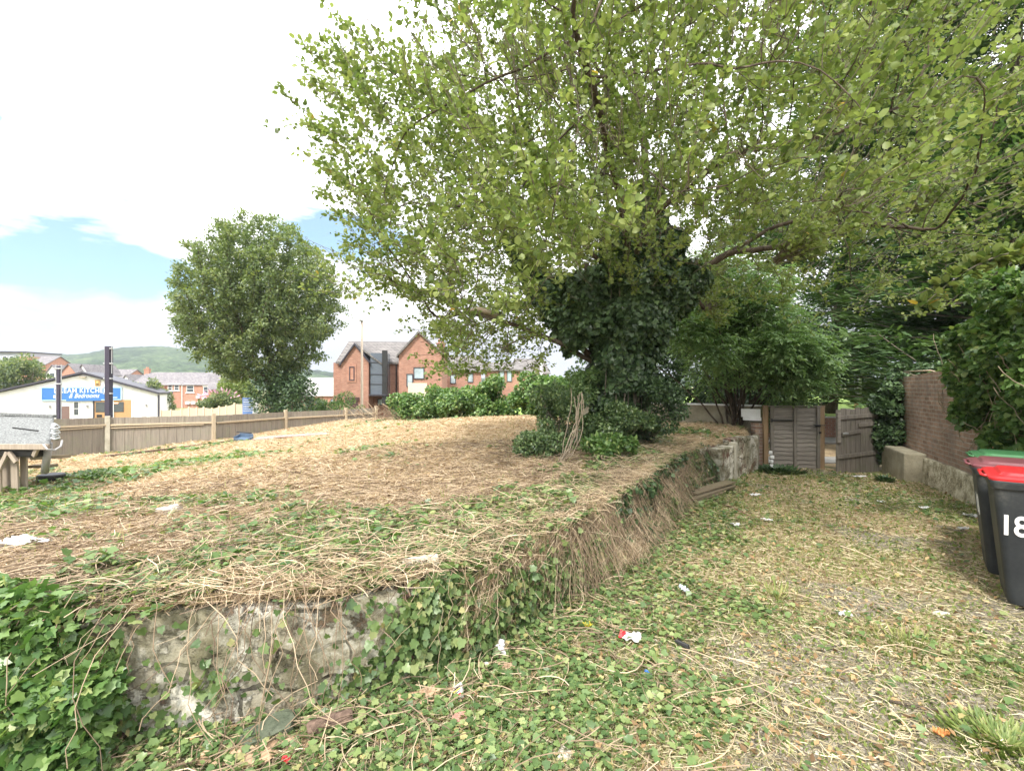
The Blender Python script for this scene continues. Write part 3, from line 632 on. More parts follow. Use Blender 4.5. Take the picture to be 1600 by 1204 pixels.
for (z, dz, x0, x1) in ((1.30, .06, 0, 1.0), (1.13, .04, .55, 1.05), (.42, .1, 0, W_)):
    k = MB(); k.beam((x0, -.03, z), (x1, -.03, z + dz), .032, .085); k.build('ledge', M['gate2'], g2, .004)
k = MB(); k.beam((.12, -.032, .93), (.62, -.032, 1.0), .03, .075); k.build('ledge', M['gate2'], g2, .004)
k = MB(); k.beam((.04, -.045, .75), (.04, -.045, 1.42), .08, .03, up=(0, 1, 0)); k.build('stile', M['gate'], g2, .004)
k = MB(); k.box((.2, -.055, .955), (.14, .01, .03)); k.build('latch_plate', M['galv'], g2, .002)
k = MB(); k.box((0, 0, 0), (.3, .16, .05)); o = k.build('stone_doorstep', M['curb'], None, .01); o.location = (*at(1300, 602, 11.1)[:2], -.39); tag(o, 'narrow worn stone doorstep in the gap between the two gates', 'step')
# brick pier and rubble left of the gate
bp = thing('brick_pier', 'stub of old red brick pier left of the wooden gate, half hidden by weeds', 'pier', (*at(1184, 602, 11.3)[:2], -.6))
k = MB(); k.box((0, 0, .65), (.23, .23, 1.3)); k.build('pier', M['brick_old'], bp, .01)
k = MB(); 
for q in range(5): k.box((.1 + .03 * math.sin(q * 3), -.2, .22 + .1 * q), (.09, .07, .075), q)
o = k.build('stacked_rubble', M['white'], None, .015); o.location = (*at(1191, 602, 10.9)[:2], -.55); tag(o, 'small white painted rubble stack at the foot of the gate post', 'rubble')
# boundary wall with pale coping left of the gate
lw = thing('boundary_wall', 'low grey concrete panel wall with a thin white coping, left of the gates', 'wall', (0, 0, 0))
A0 = at(1190, 633, 11.5); A1 = np.array([1.9, 14.6, A0[2]])
def wseg(a, b, z0, z1, th, nm, mat, par, bev=.005):
    k = MB(); m_ = (np.array(a[:2]) + np.array(b[:2])) / 2; L = math.hypot(b[0] - a[0], b[1] - a[1]); k.box((m_[0], m_[1], (z0 + z1) / 2), (L, th, z1 - z0), math.atan2(b[1] - a[1], b[0] - a[0])); return k.build(nm, mat, par, bev)
wseg(A0, A1, -.6, A0[2] - .03, .09, 'panel', M['concrete'], lw); wseg(A0, A1, A0[2] - .03, A0[2] + .012, .16, 'coping', M['white'], lw)
k = MB(); p = at(1173, 645, 11.35); k.box((p[0], p[1], p[2]), (.42, .03, .2), R(-30)); k.box((p[0] + .02, p[1] - .03, p[2] - .14), (.40, .05, .08), R(-30)); k.build('peeling_board', M['white'], lw, .006)
# low brick wall across the road
fw = thing('low_brick_wall', 'low red brick garden wall with a dark coping across the road, seen through the gap', 'wall', (0, 0, 0))
wseg((3, 17.75), (60, 17.75), -.4, .36, .22, 'wall', M['brick_old'] if False else brick_mat('far_wall_brick', (.3, .14, .1), (.42, .22, .16), (.36, .32, .27), .23, .078, .012), fw); wseg((3, 17.75), (60, 17.75), .36, .42, .26, 'coping', M['curb'], fw)
pp = thing('marker_post', 'white and orange marker post standing on the lawn beyond the road', 'post', (*at(1338, 602, 21)[:2], .42))
k = MB(); k.box((0, 0, .25), (.13, .1, .5)); k.build('base', flat_mat('orange_paint', (.5, .25, .1)), pp, .01)
k = MB(); k.tube([(0, 0, .4), (0, 0, 1.75)], .075, 10); k.build('shaft', M['galv'], pp, 0, True)
k = MB(); k.box((-.04, -.1, .72), (.22, .02, .26)); k.build('plate', M['white'], pp, .004)
pole2 = MB().tube([(0, 0, 0), (0, 0, 5.2)], .06, 10).build('street_pole', M['galv'], None, 0, True); pole2.location = (*at(1344, 602, 24)[:2], .4); tag(pole2, 'slim grey street pole just right of the marker post on the lawn', 'pole')

# ================================================================= wheelie bins
def text_mesh(body, size, ext, name, mat, parent, shear=0, off=0, wx=1.0, spacing=1.0):
    c = bpy.data.curves.new(name, 'FONT'); c.body = body; c.size = size; c.extrude = ext; c.align_x = 'CENTER'; c.align_y = 'CENTER'; c.shear = shear; c.offset = off; c.space_character = spacing
    o = bpy.data.objects.new('tmp', c); COL.objects.link(o); dg = bpy.context.evaluated_depsgraph_get(); me = bpy.data.meshes.new_from_object(o.evaluated_get(dg)); bpy.data.objects.remove(o)
    me.name = name; o = link_mesh(name, me, mat, parent); o.scale = (wx, 1, 1); return o
def wheelie(name, loc, rz, lidmat, lab, num=True):
    t = thing(name, lab, 'wheelie bin', loc, rz, 'wheelie bins against the brick wall')
    # body: tapering rounded box
    k = MB(); n = 0; levels = [(0.0, .40, .44), (.05, .42, .47), (.5, .485, .56), (.86, .54, .66), (.885, .56, .68)]
    vs = []; seg = 6
    def rr(wx, wy, r):
        o = []
        for cx, cy, a0 in ((1, 1, 0), (-1, 1, 90), (-1, -1, 180), (1, -1, 270)):
            for s in range(seg + 1):
                a = R(a0 + 90 * s / seg); o.append((cx * (wx / 2 - r) + r * math.cos(a), cy * (wy / 2 - r) + r * math.sin(a)))
        return o
    def loft(levels, r=.05, cap=True):
        vs = []; fs = []; m = 4 * (seg + 1)
        for (z, wx, wy, oy) in levels: vs += [(x, y + oy, z) for x, y in rr(wx, wy, r)]
        for l in range(len(levels) - 1):
            for q in range(m): fs.append((l * m + q, l * m + (q + 1) % m, (l + 1) * m + (q + 1) % m, (l + 1) * m + q))
        if cap: fs += [tuple(range(m - 1, -1, -1)), tuple((len(levels) - 1) * m + q for q in range(m))]
        return vs, fs
    MB().add(*loft([(0.02, .50, .42, -.0), (.06, .52, .435, 0), (.5, .60, .50, 0), (.90, .67, .55, 0)])).build('body', M['bin'], t, 0, False)
    MB().add(*loft([(.90, .70, .585, 0), (.945, .72, .60, 0), (.965, .72, .60, 0)], .045)).build('rim', M['bin'], t, .006)
    MB().add(*loft([(.962, .72, .60, 0), (.985, .73, .61, 0), (.997, .68, .56, .0), (1.0, .60, .48, 0), (1.022, .56, .44, 0), (1.026, .50, .38, 0)], .05)).build('lid', lidmat, t, .004, False)
    MB().tube([(-.355, -.16, .975), (-.39, -.14, .98), (-.39, .14, .98), (-.355, .16, .975)], .011, 8).build('lid_handle', lidmat, t, 0, True)
    MB().tube([(.36, -.25, .93), (.42, -.25, .97), (.42, .25, .97), (.36, .25, .93)], .016, 8).build('handle', M['bin'], t, 0, True)
    for sx in (-1, 1):
        k = MB(); k.tube([(.27, sx * .17, .10), (.27, sx * .22, .10)], .10, 20); k.build('wheel', M['rubber'], t, .01)
    for sx in (-1, 1):   # moulded ribs down the sides
        k = MB(); k.beam((sx * .2, .222, .1), (sx * .26, .275, .88), .03, .012); k.build('side_rib', M['bin'], t, .004)
    if num:
        o = text_mesh(num, .215, .0015, 'number', M['white'], t, off=.004, wx=.8, spacing=.95); me = o.data
        # on the face that looks at the camera (local -y), leaning with its taper
        o.location = (-.225, -.2645, .62); o.rotation_euler = (R(90 + 4.0), 0, 0)
    return t
# ================================================================= timber fence
FZ = .5
fpx = [(-10.5, 0), ]
FP = np.array([(-20.6, 13.2), (-17.6, 15.0), (-14.45, 16.8), (-11.5, 18.0), (-10.15, 20.9), (-8.15, 23.0), (-6.9, 23.6)])
FP = np.array([at(x, 602, d)[:2] for x, d in ((-30, 13.3), (60, 15.2), (170, 16.8), (335, 17.95), (447, 20.9), (541, 23.2), (588, 24.6))])
FPT = np.array([CAMZ - dy / FPX * d for dy, d in ((58, 13.3), (52, 15.2), (49, 16.8), (46, 17.95), (40.5, 20.9), (37, 23.2), (34, 24.6))])
fence = thing('timber_fence', 'long weathered board fence on concrete posts along the back of the plot', 'fence', (0, 0, 0))
for i in range(len(FP) - 1):
    a, b_ = FP[i], FP[i + 1]; L = math.hypot(*(b_ - a)); an = math.atan2(b_[1] - a[1], b_[0] - a[0]); za, zb = FPT[i], FPT[i + 1]
    Mx = Matrix.Translation((a[0], a[1], 0)) @ Matrix.Rotation(an, 4, 'Z')
    k = MB(); nb = int(L / .135)
    for q in range(nb):
        x = .06 + (L - .12) * (q + .5) / nb; z = za + (zb - za) * (q + .5) / nb - .03 + .012 * rng.random(); k.box((x, -.004 + .009 * (q % 2), z - 1.0), (.142, .011, 2.0), M=Mx)
    k.build('boarding', M['fence'], fence)
    k = MB(); sg = rng.uniform(-.02, .02); k.beam(Mx @ Vector((.05, -.045, za - .30 + sg)), Mx @ Vector((L - .05, -.045, zb - .28 - sg)), .05, .065)
    k.build('rail', M['rail'], fence, .004)
    if i in (1, 2): k = MB(); k.beam(Mx @ Vector((.05, -.055, za - .40)), Mx @ Vector((L * .9, -.055, zb - .35)), .03, .03); k.build('rail', M['rail'], fence, .004)
for i, (p, z) in enumerate(zip(FP, FPT)):
    k = MB(); an = math.atan2(*(FP[min(i + 1, 6)] - FP[max(i - 1, 0)])[::-1]); k.box((p[0], p[1] - .05, z - .95 + (.02 if i != 2 else -.02)), (.115 + .03 * (i == 2), .13, 2.0), an); k.build('post', M['conc_pale'] if i == 2 else M['rail'], fence, .01)
for px_, d_, top_, w_ in ((92.5, 16.8, 572, .10), (170, 17.25, 541, .17)):
    ph = at(px_, top_, d_); t = thing('steel_post', 'tall dark steel post with brackets, the taller of the pair behind the fence' if px_ > 100 else 'thin dark steel post, the shorter of the pair behind the fence', 'post', (ph[0], ph[1], -1.5), group='steel posts behind the fence')
    hz = ph[2] + 1.5; k = MB(); k.box((0, 0, hz / 2), (w_, w_, hz)); k.build('post', M['metal_post'], t, .004)
    for sx in (-1, 1):
        k = MB(); k.tube([(sx * (w_ / 2 + .04), -.02, hz - (1.0 if px_ > 100 else 2.1)), (sx * (w_ / 2 + .045), -.02, hz + .06)], .014, 6); k.build('rod', M['galv'], t)
    for q in range(4 if px_ > 100 else 2):
        k = MB(); k.box((0, -.03, hz - .08 - q * .55), (w_ + .13, w_ * .6, .04)); k.build('clamp', M['galv'], t, .006)
# ================================================================= shed at the left edge
sh = thing('lean_to_shed', 'low tumbledown shed with a sagging grey felt roof at the left edge', 'shed', (0, 0, 0))
nx_, ny_ = 44, 14; U, V_ = np.meshgrid(np.linspace(0, 1, nx_), np.linspace(0, 1, ny_), indexing='ij')
far0, far1 = at(-190, 640, 8.6), at(84, 652, 7.9); nr0, nr1 = at(-260, 690, 6.7), at(79, 692, 6.45)
P3 = (1 - V_)[..., None] * ((1 - U)[..., None] * nr0 + U[..., None] * nr1) + V_[..., None] * ((1 - U)[..., None] * far0 + U[..., None] * far1)
P3[..., 2] += .05 * (fbm(vn, U * 9, V_ * 3) - .5) - .05 * np.exp(-(U - .8) ** 2 / .02) * (1 - V_) ** 2; P3[..., 0] += .05 * (fbm(vn3, V_ * 6, U * 0) - .5) * U
b3 = P3.copy(); b3[..., 2] -= .035
idx = np.arange(nx_ * ny_).reshape(nx_, ny_); q = np.stack([idx[:-1, :-1], idx[1:, :-1], idx[1:, 1:], idx[:-1, 1:]], -1).reshape(-1, 4); qb = q[:, ::-1] + nx_ * ny_
ring = np.concatenate([idx[:, 0], idx[-1, 1:], idx[-2::-1, -1], idx[0, -2:0:-1]]); r2 = np.roll(ring, -1); qs = np.stack([ring, r2, r2 + nx_ * ny_, ring + nx_ * ny_], -1)[:, ::-1]
q = np.concatenate([q, qb, qs]); link_mesh('roof', np_mesh('roof', np.concatenate([P3.reshape(-1, 3), b3.reshape(-1, 3)]), q.ravel(), [4] * len(q)), M['felt'], sh)
k = MB(); k.beam(nr0 + [0, -.02, -.05], nr1 + [0, -.02, -.05], .03, .075); k.build('eaves_board', M['shedwood'], sh, .004)
k = MB(); k.beam(far0 + [0, .0, .02], far1 + [.02, 0, .02], .07, .05); k.build('ridge_board', M['felt'], sh, .01)
k = MB(); k.beam(nr0 + [0, .12, -.14], nr1 + [-.25, .12, -.15], .12, .12); k.build('felt_fold', M['black'], sh, .03)
for (px_, w_, top_, dd_, lean) in ((-6, .13, 692, 6.6, 0), (8, .12, 690, 6.75, 0), (22, .10, 700, 6.7, .02), (37, .09, 702, 6.8, .0), (-30, .14, 692, 6.7, 0), (-60, .14, 692, 6.8, 0), (-18, .1, 694, 6.85, .01), (-44, .11, 694, 6.85, 0)):
    p = at(px_, top_, dd_); k = MB(); k.beam((p[0], p[1], p[2]), (p[0] + lean, p[1] + .02, -.45), w_, .03, up=(0, 1, 0)); k.build('wall_board', M['shedwood'], sh, .004)
for (a, b_) in (((12, 706, 6.5), (-2, 735, 6.5)), ((14, 706, 6.5), (26, 722, 6.5)), ((60, 696, 6.45), (53, 712, 6.5))):
    k = MB(); k.beam(at(*a), at(*b_), .05, .04, up=(0, 1, 0)); k.build('brace', M['shedwood'], sh, .004)
k = MB(); k.tube([at(76, 692, 6.6), at(70, 738, 6.7)], .045, 12); k.build('downpipe', M['grey_pipe'], sh, 0, True)
for q in range(3): k = MB(); k.tube([at(84 + q, 664 + q * 8, 6.6), at(90, 668 + q * 8, 6.7)], .035, 10); k.tube([at(80, 668 + q * 8, 6.6), at(86, 670 + q * 8, 6.55), at(93, 668 + q * 8, 6.6)], .014, 6); k.build('gutter_bracket', M['galv'], sh, 0, True)
k = MB(); pts = [at(68, 694, 6.4), at(74, 702, 6.35), at(86, 703, 6.4), at(95, 697, 6.5), at(97, 688, 6.6)]; k.tube(pts, .013, 8); k.build('hose', M['grey_pipe'], sh, 0, True)
k = MB(); k.beam(at(20, 668, 6.9), at(60, 673, 7.0), .02, .02); k.build('loose_batten', M['black'], sh)
sc_ = MB(); sc_.beam(at(48, 716, 8.8), at(110, 712, 8.8), .03, .06); sc_.beam(at(50, 728, 8.4), at(85, 727, 8.4), .15, .05); o = sc_.build('scrap_timber', M['plank'], None, .005); tag(o, 'scrap boards lying behind the corner of the low shed', 'boards')
ct = MB(); pc = at(80, 742, 7.4); ct.tube([pc + [0, 0, -.2], pc + [0, 0, .02]], .17, 20); o = ct.build('black_tub', M['black'], None, .02); tag(o, 'shallow black plastic tub among weeds below the shed corner', 'tub')
# ================================================================= shop, houses, far things
def window(parent, x, z, w_, h_, y=-.02, frame=None, glass=None, sill=True, bars=(1, 1), lintel=False):
    f = MB(); t = .07
    for sx in (-1, 1): f.box((x + sx * (w_ / 2 - t / 2), y, z), (t, .08, h_))
    for sz in (-1, 1): f.box((x, y, z + sz * (h_ / 2 - t / 2)), (w_ - 2 * t, .08, t))
    for i in range(1, bars[0]): f.box((x - w_ / 2 + w_ * i / bars[0], y, z), (t * .8, .07, h_ - 2 * t))
    for i in range(1, bars[1]): f.box((x, y - .005, z - h_ / 2 + h_ * i / bars[1]), (w_ - 2 * t, .06, t * .8))
    fr = f.build('window', frame or M['white'], parent)
    MB().box((x, y + .015, z), (w_ - t, .03, h_ - t)).build('pane', glass or M['glass'], fr)
    if sill: MB().box((x, y - .04, z - h_ / 2 - .07), (w_ + .3, .16, .14)).build('sill', M['white'], fr)
    if lintel: MB().box((x, y - .01, z + h_ / 2 + .12), (w_ + .3, .08, .22)).build('lintel', M['white'], fr)
    return fr
def gable_house(name, lab, loc, rz, w_, dep, eave, ridge, brick, roof, group=None, axis='x', over=.25, cat='house', base=-4):
    """ridge along local x ('x') or along y ('y', gable facing -y)"""
    t = thing(name, lab, cat, loc, rz, group)
    if axis == 'x':
        MB().prism([(0, base), (dep, base), (dep, eave), (dep / 2, ridge), (0, eave)], 0, w_, Matrix(((0, 1, 0, -w_ / 2), (1, 0, 0, 0), (0, 0, 1, 0), (0, 0, 0, 1)))).build('wall', brick, t)
        r = MB(); sl = (ridge - eave) / (dep / 2)
        Mx = Matrix(((0, 1, 0, -w_ / 2 - over), (1, 0, 0, 0), (0, 0, 1, 0), (0, 0, 0, 1)))
        r.prism([(-over, eave - over * sl + .03), (dep / 2, ridge + .03), (dep + over, eave - over * sl + .03), (dep + over, eave - over * sl + .17), (dep / 2, ridge + .19), (-over, eave - over * sl + .17)], 0, w_ + 2 * over, Mx)
    else:
        MB().prism([(-w_ / 2, base), (w_ / 2, base), (w_ / 2, eave), (0, ridge), (-w_ / 2, eave)], 0, dep).build('wall', brick, t)
        sl = (ridge - eave) / (w_ / 2); r = MB()
        r.prism([(-w_ / 2 - over, eave - over * sl + .03), (0, ridge + .03), (w_ / 2 + over, eave - over * sl + .03), (w_ / 2 + over, eave - over * sl + .17), (0, ridge + .2), (-w_ / 2 - over, eave - over * sl + .17)], -over, dep + over)
    rf = r.build('roof', roof, t); return t, rf
def chimney(parent, x, y, z0, z1, mat, w_=.7):
    k = MB(); k.box((x, y, (z0 + z1) / 2), (w_, .6, z1 - z0)); k.box((x, y, z1 + .05), (w_ + .14, .74, .12)); c = k.build('chimney', mat, parent)
    for s in (-.17, .17): MB().tube([(x + s, y, z1 + .1), (x + s, y, z1 + .5)], .11, 8).build('chimney_pot', M['brick_orange'], c)
# --- shop
D0 = 53.0; s0 = D0 / FPX
pc = at(128, 602, D0); shop = thing('shop_building', 'white rendered single storey shop with a wide gable and a blue sign', 'shop', (pc[0], D0, 0), rz=R(24)); shop.scale = (.775, 1, 1)
def lx(px): return (px - 128) * s0
def lz(py): return CAMZ - (py - 602) * s0
poly = [(lx(-14), -4), (lx(254), -4), (lx(254), lz(616)), (lx(130), lz(585)), (lx(-14), lz(617))]
MB().prism(poly, 0, 6).build('wall', M['roughcast'], shop)
r = MB(); r.prism([(lx(-18), lz(617)), (lx(130), lz(583.5)), (lx(257), lz(616.5)), (lx(257), lz(613.5)), (lx(130), lz(580.5)), (lx(-18), lz(614))], -.35, 6.3); r.build('roof', M['fascia'], shop)
MB().box((lx(255), -.05, lz(616) - 2.4), (.25, .12, 4.6)).build('corner_strip', M['fascia'], shop)
sg = MB().box((lx(129), -.09, lz(615)), (lx(190.5) - lx(68), .12, 1.46)).build('sign_board', M['sign_blue'], shop)
fr = MB()
for z in (lz(605.2), lz(624.6)): fr.box((lx(129), -.1, z), (lx(192.5) - lx(66.5), .16, .1))
for x in (lx(67), lx(192)): fr.box((x, -.1, lz(615)), (.14, .17, 1.36))
fr.build('sign_frame', flat_mat('sign_frame_blue', (.42, .6, .8), .4), sg)
MB().box((lx(132), -.17, lz(624.3)), (lx(159.5) - lx(105), .06, .26)).build('sign_strip', M['sign_blue'], sg)
o = text_mesh('DREAM KITCHENS', .74, .01, 'lettering', M['sign_white'], sg, off=.004, spacing=1.08); o.location = (lx(131), -.165, lz(610.3)); o.rotation_euler = (R(90), 0, 0)
def mw(o): a = [v.co.x for v in o.data.vertices]; return max(a) - min(a)
o.scale = ((lx(175.5) - lx(86)) / mw(o), 1.0, 1)
o = text_mesh('& Bedrooms', .72, .01, 'lettering', M['sign_white'], sg, shear=.45, off=.002, spacing=1.05); o.location = (lx(132), -.165, lz(618.2)); o.rotation_euler = (R(90), 0, 0); o.scale = ((lx(156) - lx(108)) / mw(o), 1, 1)
MB().box((lx(89.5), -.16, lz(619)), (.62, .02, .3)).build('white_panel', M['sign_white'], sg)
MB().box((lx(178), -.16, lz(621.2)), (1.1, .02, .07)).build('small_text_line', M['sign_white'], sg)
em = MB().box((lx(153), -.06, lz(598)), (.62, .08, .72)).build('gold_plaque', flat_mat('gold_plaque', (.45, .28, .1), .4), shop)
MB().tube([(lx(153), -.12, lz(596.5)), (lx(153), -.105, lz(596.5))], .12, 12).build('plaque_emblem', flat_mat('emblem_gold', (.7, .5, .2), .4), em)
MB().box((lx(153), -.11, lz(600.2)), (.36, .03, .1)).build('plaque_text', M['black'], em)
# door, windows, recess
dr = MB().box((lx(102), -.03, lz(652)), (lx(109) - lx(95), .08, 2.6)).build('door', flat_mat('brown_door', (.18, .11, .09)), shop)
MB().box((lx(102), -.02, lz(652) + .08), (lx(111) - lx(93), .05, 2.9)).build('door_frame', M['white'], shop)
window(shop, lx(119.5), lz(638), .65, 1.6, -.03, sill=False, bars=(1, 2)); window(shop, lx(79), lz(652), .8, 1.0, -.03, sill=False)
tan = flat_mat('tan_boarding', (.47, .27, .12), .5)
MB().box((lx(178.5), -.02, lz(645)), (lx(209) - lx(147.5), .06, 2.9)).build('shopfront_panel', tan, shop)
dg = MB().box((lx(173), -.07, lz(636.4)), (lx(195.5) - lx(150), .05, 1.13)).build('shop_window', M['glass'], shop)
e, nt_, bs_ = newmat('warm_strip_light'); bs_.inputs['Emission Color'].default_value = (1, .5, .18, 1); bs_.inputs['Emission Strength'].default_value = 1.6; bs_.inputs['Base Color'].default_value = (1, .5, .2, 1)
MB().box((lx(180), -.1, lz(630)), (.95, .02, .1)).build('strip_light', e, dg); MB().box((lx(171), -.1, lz(630)), (.5, .02, .1)).build('strip_light', e, dg)
MB().box((lx(178.5), -.12, lz(642)), (.16, .1, 2.2)).build('door_frame', M['white'], shop); MB().box((lx(147), -.05, lz(645)), (.16, .12, 2.9)).build('door_frame', M['fascia'], shop); MB().box((lx(209.5), -.05, lz(645)), (.14, .12, 2.9)).build('door_frame', M['white'], shop)
MB().box((lx(156), -.08, lz(650)), (.6, .06, .3)).build('plate', M['black'], shop)
for x in (79, 136.5, 233.5):
    k = MB(); k.box((lx(x), -.1, lz(634.5)), (.14, .14, .3)); k.box((lx(x), -.12, lz(633)), (.22, .2, .08)); k.build('wall_lamp', M['grey_pipe'], shop)
k = MB(); k.box((lx(132), -.25, lz(589)), (.5, .4, .1)); k.box((lx(126), -.12, lz(588.5)), (.2, .2, .12)); k.build('security_light', flat_mat('beige', (.5, .42, .33)), shop)
# --- terrace with two chimneys
D = 90; s = D / FPX
t, rf = gable_house('terrace_house', 'long red brick terrace with a mossy slate roof, two chimneys and white windows', (at(268, 602, D)[0], D, 0), R(3), 118 * s, 9, CAMZ + 1 * s, CAMZ + 20 * s, M['brick_orange'], M['slate'])
def hx(px): return (px - 268) * s
chimney(t, hx(208), 4.2, 1, CAMZ + 26 * s, M['brick_orange'], .95); chimney(t, hx(319), 4.5, 1, CAMZ + 25 * s, M['brick_orange'], .75)
MB().box((hx(251), -1.0, CAMZ - 21 * s), (2.0, 2.0, 5.2)).build('extension', M['brick_orange'], t)
for (px_, py_, w_, h_) in ((296.5, 607.5, 1.35, 1.35), (320, 609.5, .9, 1.4), (276, 605.5, .9, 1.1), (266, 605.5, .8, 1.1), (319, 628, .9, 1.3), (232, 606, 1, 1.1)): window(t, hx(px_), CAMZ - (py_ - 602) * s, w_, h_, -.03, lintel=True, bars=(1, 2))
for px_ in (293.5, 302, 311): MB().box((hx(px_), -.2, CAMZ - 27 * s), (.75, .35, .5)).build('air_conditioner', M['white'], t)
k = MB(); k.box((hx(309), -.2, CAMZ - 18 * s), (.6, .3, .45)); k.build('satellite_box', M['white'], t)
for px_ in (284.5,): MB().tube([(hx(px_), -.12, -4), (hx(px_), -.12, CAMZ)], .07, 6).build('drainpipe', M['white'], t)
MB().box((hx(268), -.12, CAMZ + 1.2 * s), (118 * s, .16, .12)).build('gutter', M['white'], t)
t, _ = gable_house('brick_house', 'small red brick house with a grey roof just right of the long terrace', (at(350, 602, 84)[0], 84, 0), R(24), 4.6, 6, CAMZ - .6, CAMZ + 1.9, M['brick_orange'], M['slate'])
window(t, .4, CAMZ - 1.3, .8, 1.0, -.03)
# --- roofs behind the shop
def simple(px0, px1, D, eave_py, ridge_py, nm, lab, brick, roof, rz=0, axis='x', wins=()):
    s = D / FPX; c = (px0 + px1) / 2
    t, rf = gable_house(nm, lab, (at(c, 602, D)[0], D, 0), R(rz), (px1 - px0) * s, 8, CAMZ - (eave_py - 602) * s, CAMZ - (ridge_py - 602) * s, brick, roof, 'houses beyond the shop', axis)
    for (px_, py_, w_, h_) in wins: window(t, (px_ - c) * s, CAMZ - (py_ - 602) * s, w_, h_, -.03)
    return t
simple(44, 70, 120, 570, 556, 'brick_house', 'orange brick house with a dark roof beside the leafy tree at far left', M['brick_orange'], M['slate'], 0, 'x', ((50, 576, .9, 1.3), (62, 577, .9, 1.3)))
simple(72, 92, 105, 584, 571, 'brick_house', 'pale roofed house with a white dormer peeking over the shop roof on the left', M['roughcast'], M['slate'], 0, 'y', ((82, 586, 1.2, 1.0),))
simple(96, 119, 98, 582, 569, 'brick_house', 'orange brick gable peeking over the left slope of the shop roof', M['brick_orange'], M['slate'], 0, 'y')
simple(119, 139, 100, 584, 570, 'brick_house', 'house with a white edged dormer showing just above the peak of the shop roof', M['roughcast'], M['slate'], 0, 'y', ((129, 582, 1.1, .9),))
simple(139, 192, 110, 592, 577, 'slate_roof_house', 'long grey slate roof showing behind the right slope of the shop', M['brick_orange'], M['slate'], 0, 'x', ((188, 595, 1, .9),))
simple(190, 204, 100, 596, 586, 'brick_house', 'small white fronted gable between the shop roof and the terrace chimney', M['roughcast'], M['slate'], 0, 'y', ((199, 595, .9, .9),))
s = 130 / FPX; fl = thing('apartment_block', 'modern grey and brick flats with a flat roof at the far left', 'flats', (at(10, 602, 130)[0], 130, 0))
MB().box((0, 5, CAMZ + 5), (60 * s, 10, 8.2)).build('wall', flat_mat('grey_cladding', (.34, .36, .39)), fl); MB().box((0, 4.9, CAMZ + 9.25), (62 * s, 11, .3)).build('roof', M['fascia'], fl); MB().box((30 * s, 3.5, CAMZ + 1.5), (14 * s, 8, 13)).build('brick_bay', M['brick_orange'], fl)
for i in range(5): window(fl, -4.2 + i * 1.9, CAMZ + 7.4, 1.1, 1.4, -.03, sill=False)
# --- new red houses in the middle
D = 40; s = D / FPX
def hz_(py): return CAMZ - (py - 602) * s
nh = thing('modern_brick_house', 'modern red brick house with a steep grey roof, narrow gable and tall dark glazed bay', 'house', (at(560, 602, D)[0], D, 0), R(4))
def mx(px): return (px - 560) * s
M['brick_new'] = brick_mat('new_red_brick', (.31, .13, .09), (.42, .195, .14), (.35, .27, .21), .215, .075, .012, (.85, 1.15))
MB().box(((mx(519) + mx(664)) / 2, 4.0, (hz_(566) - 4) / 2), (mx(664) - mx(519), 7, hz_(566) + 4)).build('wall', M['brick_new'], nh)
r = MB(); Mx = Matrix(((0, 1, 0, mx(524)), (1, 0, 0, 0), (0, 0, 1, 0), (0, 0, 0, 1)))
r.prism([(.2, hz_(568)), (4.2, hz_(529)), (8.2, hz_(568)), (8.2, hz_(565)), (4.2, hz_(526)), (.2, hz_(565))], 0, mx(660) - mx(524), Mx); r.build('roof', M['tiles'], nh)
# narrow front gable
MB().prism([(mx(540), -4), (mx(581), -4), (mx(581), hz_(567)), (mx(561), hz_(541)), (mx(540), hz_(570))], -1.3, 3.5).build('front_gable', M['brick_new'], nh)
r = MB(); r.prism([(mx(538.5), hz_(573)), (mx(561), hz_(541)), (mx(583), hz_(568.5)), (mx(583), hz_(566)), (mx(561), hz_(537.5)), (mx(538.5), hz_(570))], -1.5, 3.9); r.build('front_gable_roof', M['fascia'], nh)
r = MB(); r.prism([(mx(560), hz_(540.4)), (mx(561), hz_(537.2)), (mx(601), hz_(569)), (mx(600), hz_(570.5))], -1.2, 3.7); r.build('side_roof', M['tiles'], nh)
f = window(nh, mx(556.5), hz_(584), .42, 1.15, -1.34, M['fascia'], M['glass'], sill=False); MB().box((mx(556), -1.32, hz_(583.5)), (.75, .05, 1.5)).build('brick_surround', M['brick_orange'], nh)
gl = MB().box((mx(595), -.3, hz_(585)), (mx(607) - mx(583), 1.6, hz_(553) - hz_(618))).build('glazed_bay', flat_mat('dark_glazing', (.13, .15, .18), .15), nh)
for py in (567, 585, 600): MB().box((mx(593), -1.12, hz_(py)), (mx(603) - mx(583), .04, .05)).build('glazing_bar', M['fascia'], gl)
MB().box((mx(605), -1.2, hz_(590)), (.4, .3, hz_(549) - hz_(631))).build('dark_panel', M['black'], gl)
MB().box((mx(595), -1.2, hz_(616.5)), (mx(608) - mx(583), .5, .12)).build('canopy', M['fascia'], nh)
window(nh, mx(595), hz_(628), .6, .55, -.05, M['fascia'], M['glass_l'], sill=False); window(nh, mx(537), hz_(590), .45, 1.4, .4, M['fascia'], M['glass_l'], sill=False)
k = MB(); k.box((mx(559), -1.35, hz_(622.5)), (mx(566) - mx(549), .1, .3)); k.box((mx(557), -1.33, hz_(633)), (.9, .06, 1.3)); k.build('door', flat_mat('dark_door', (.07, .035, .03)), nh)
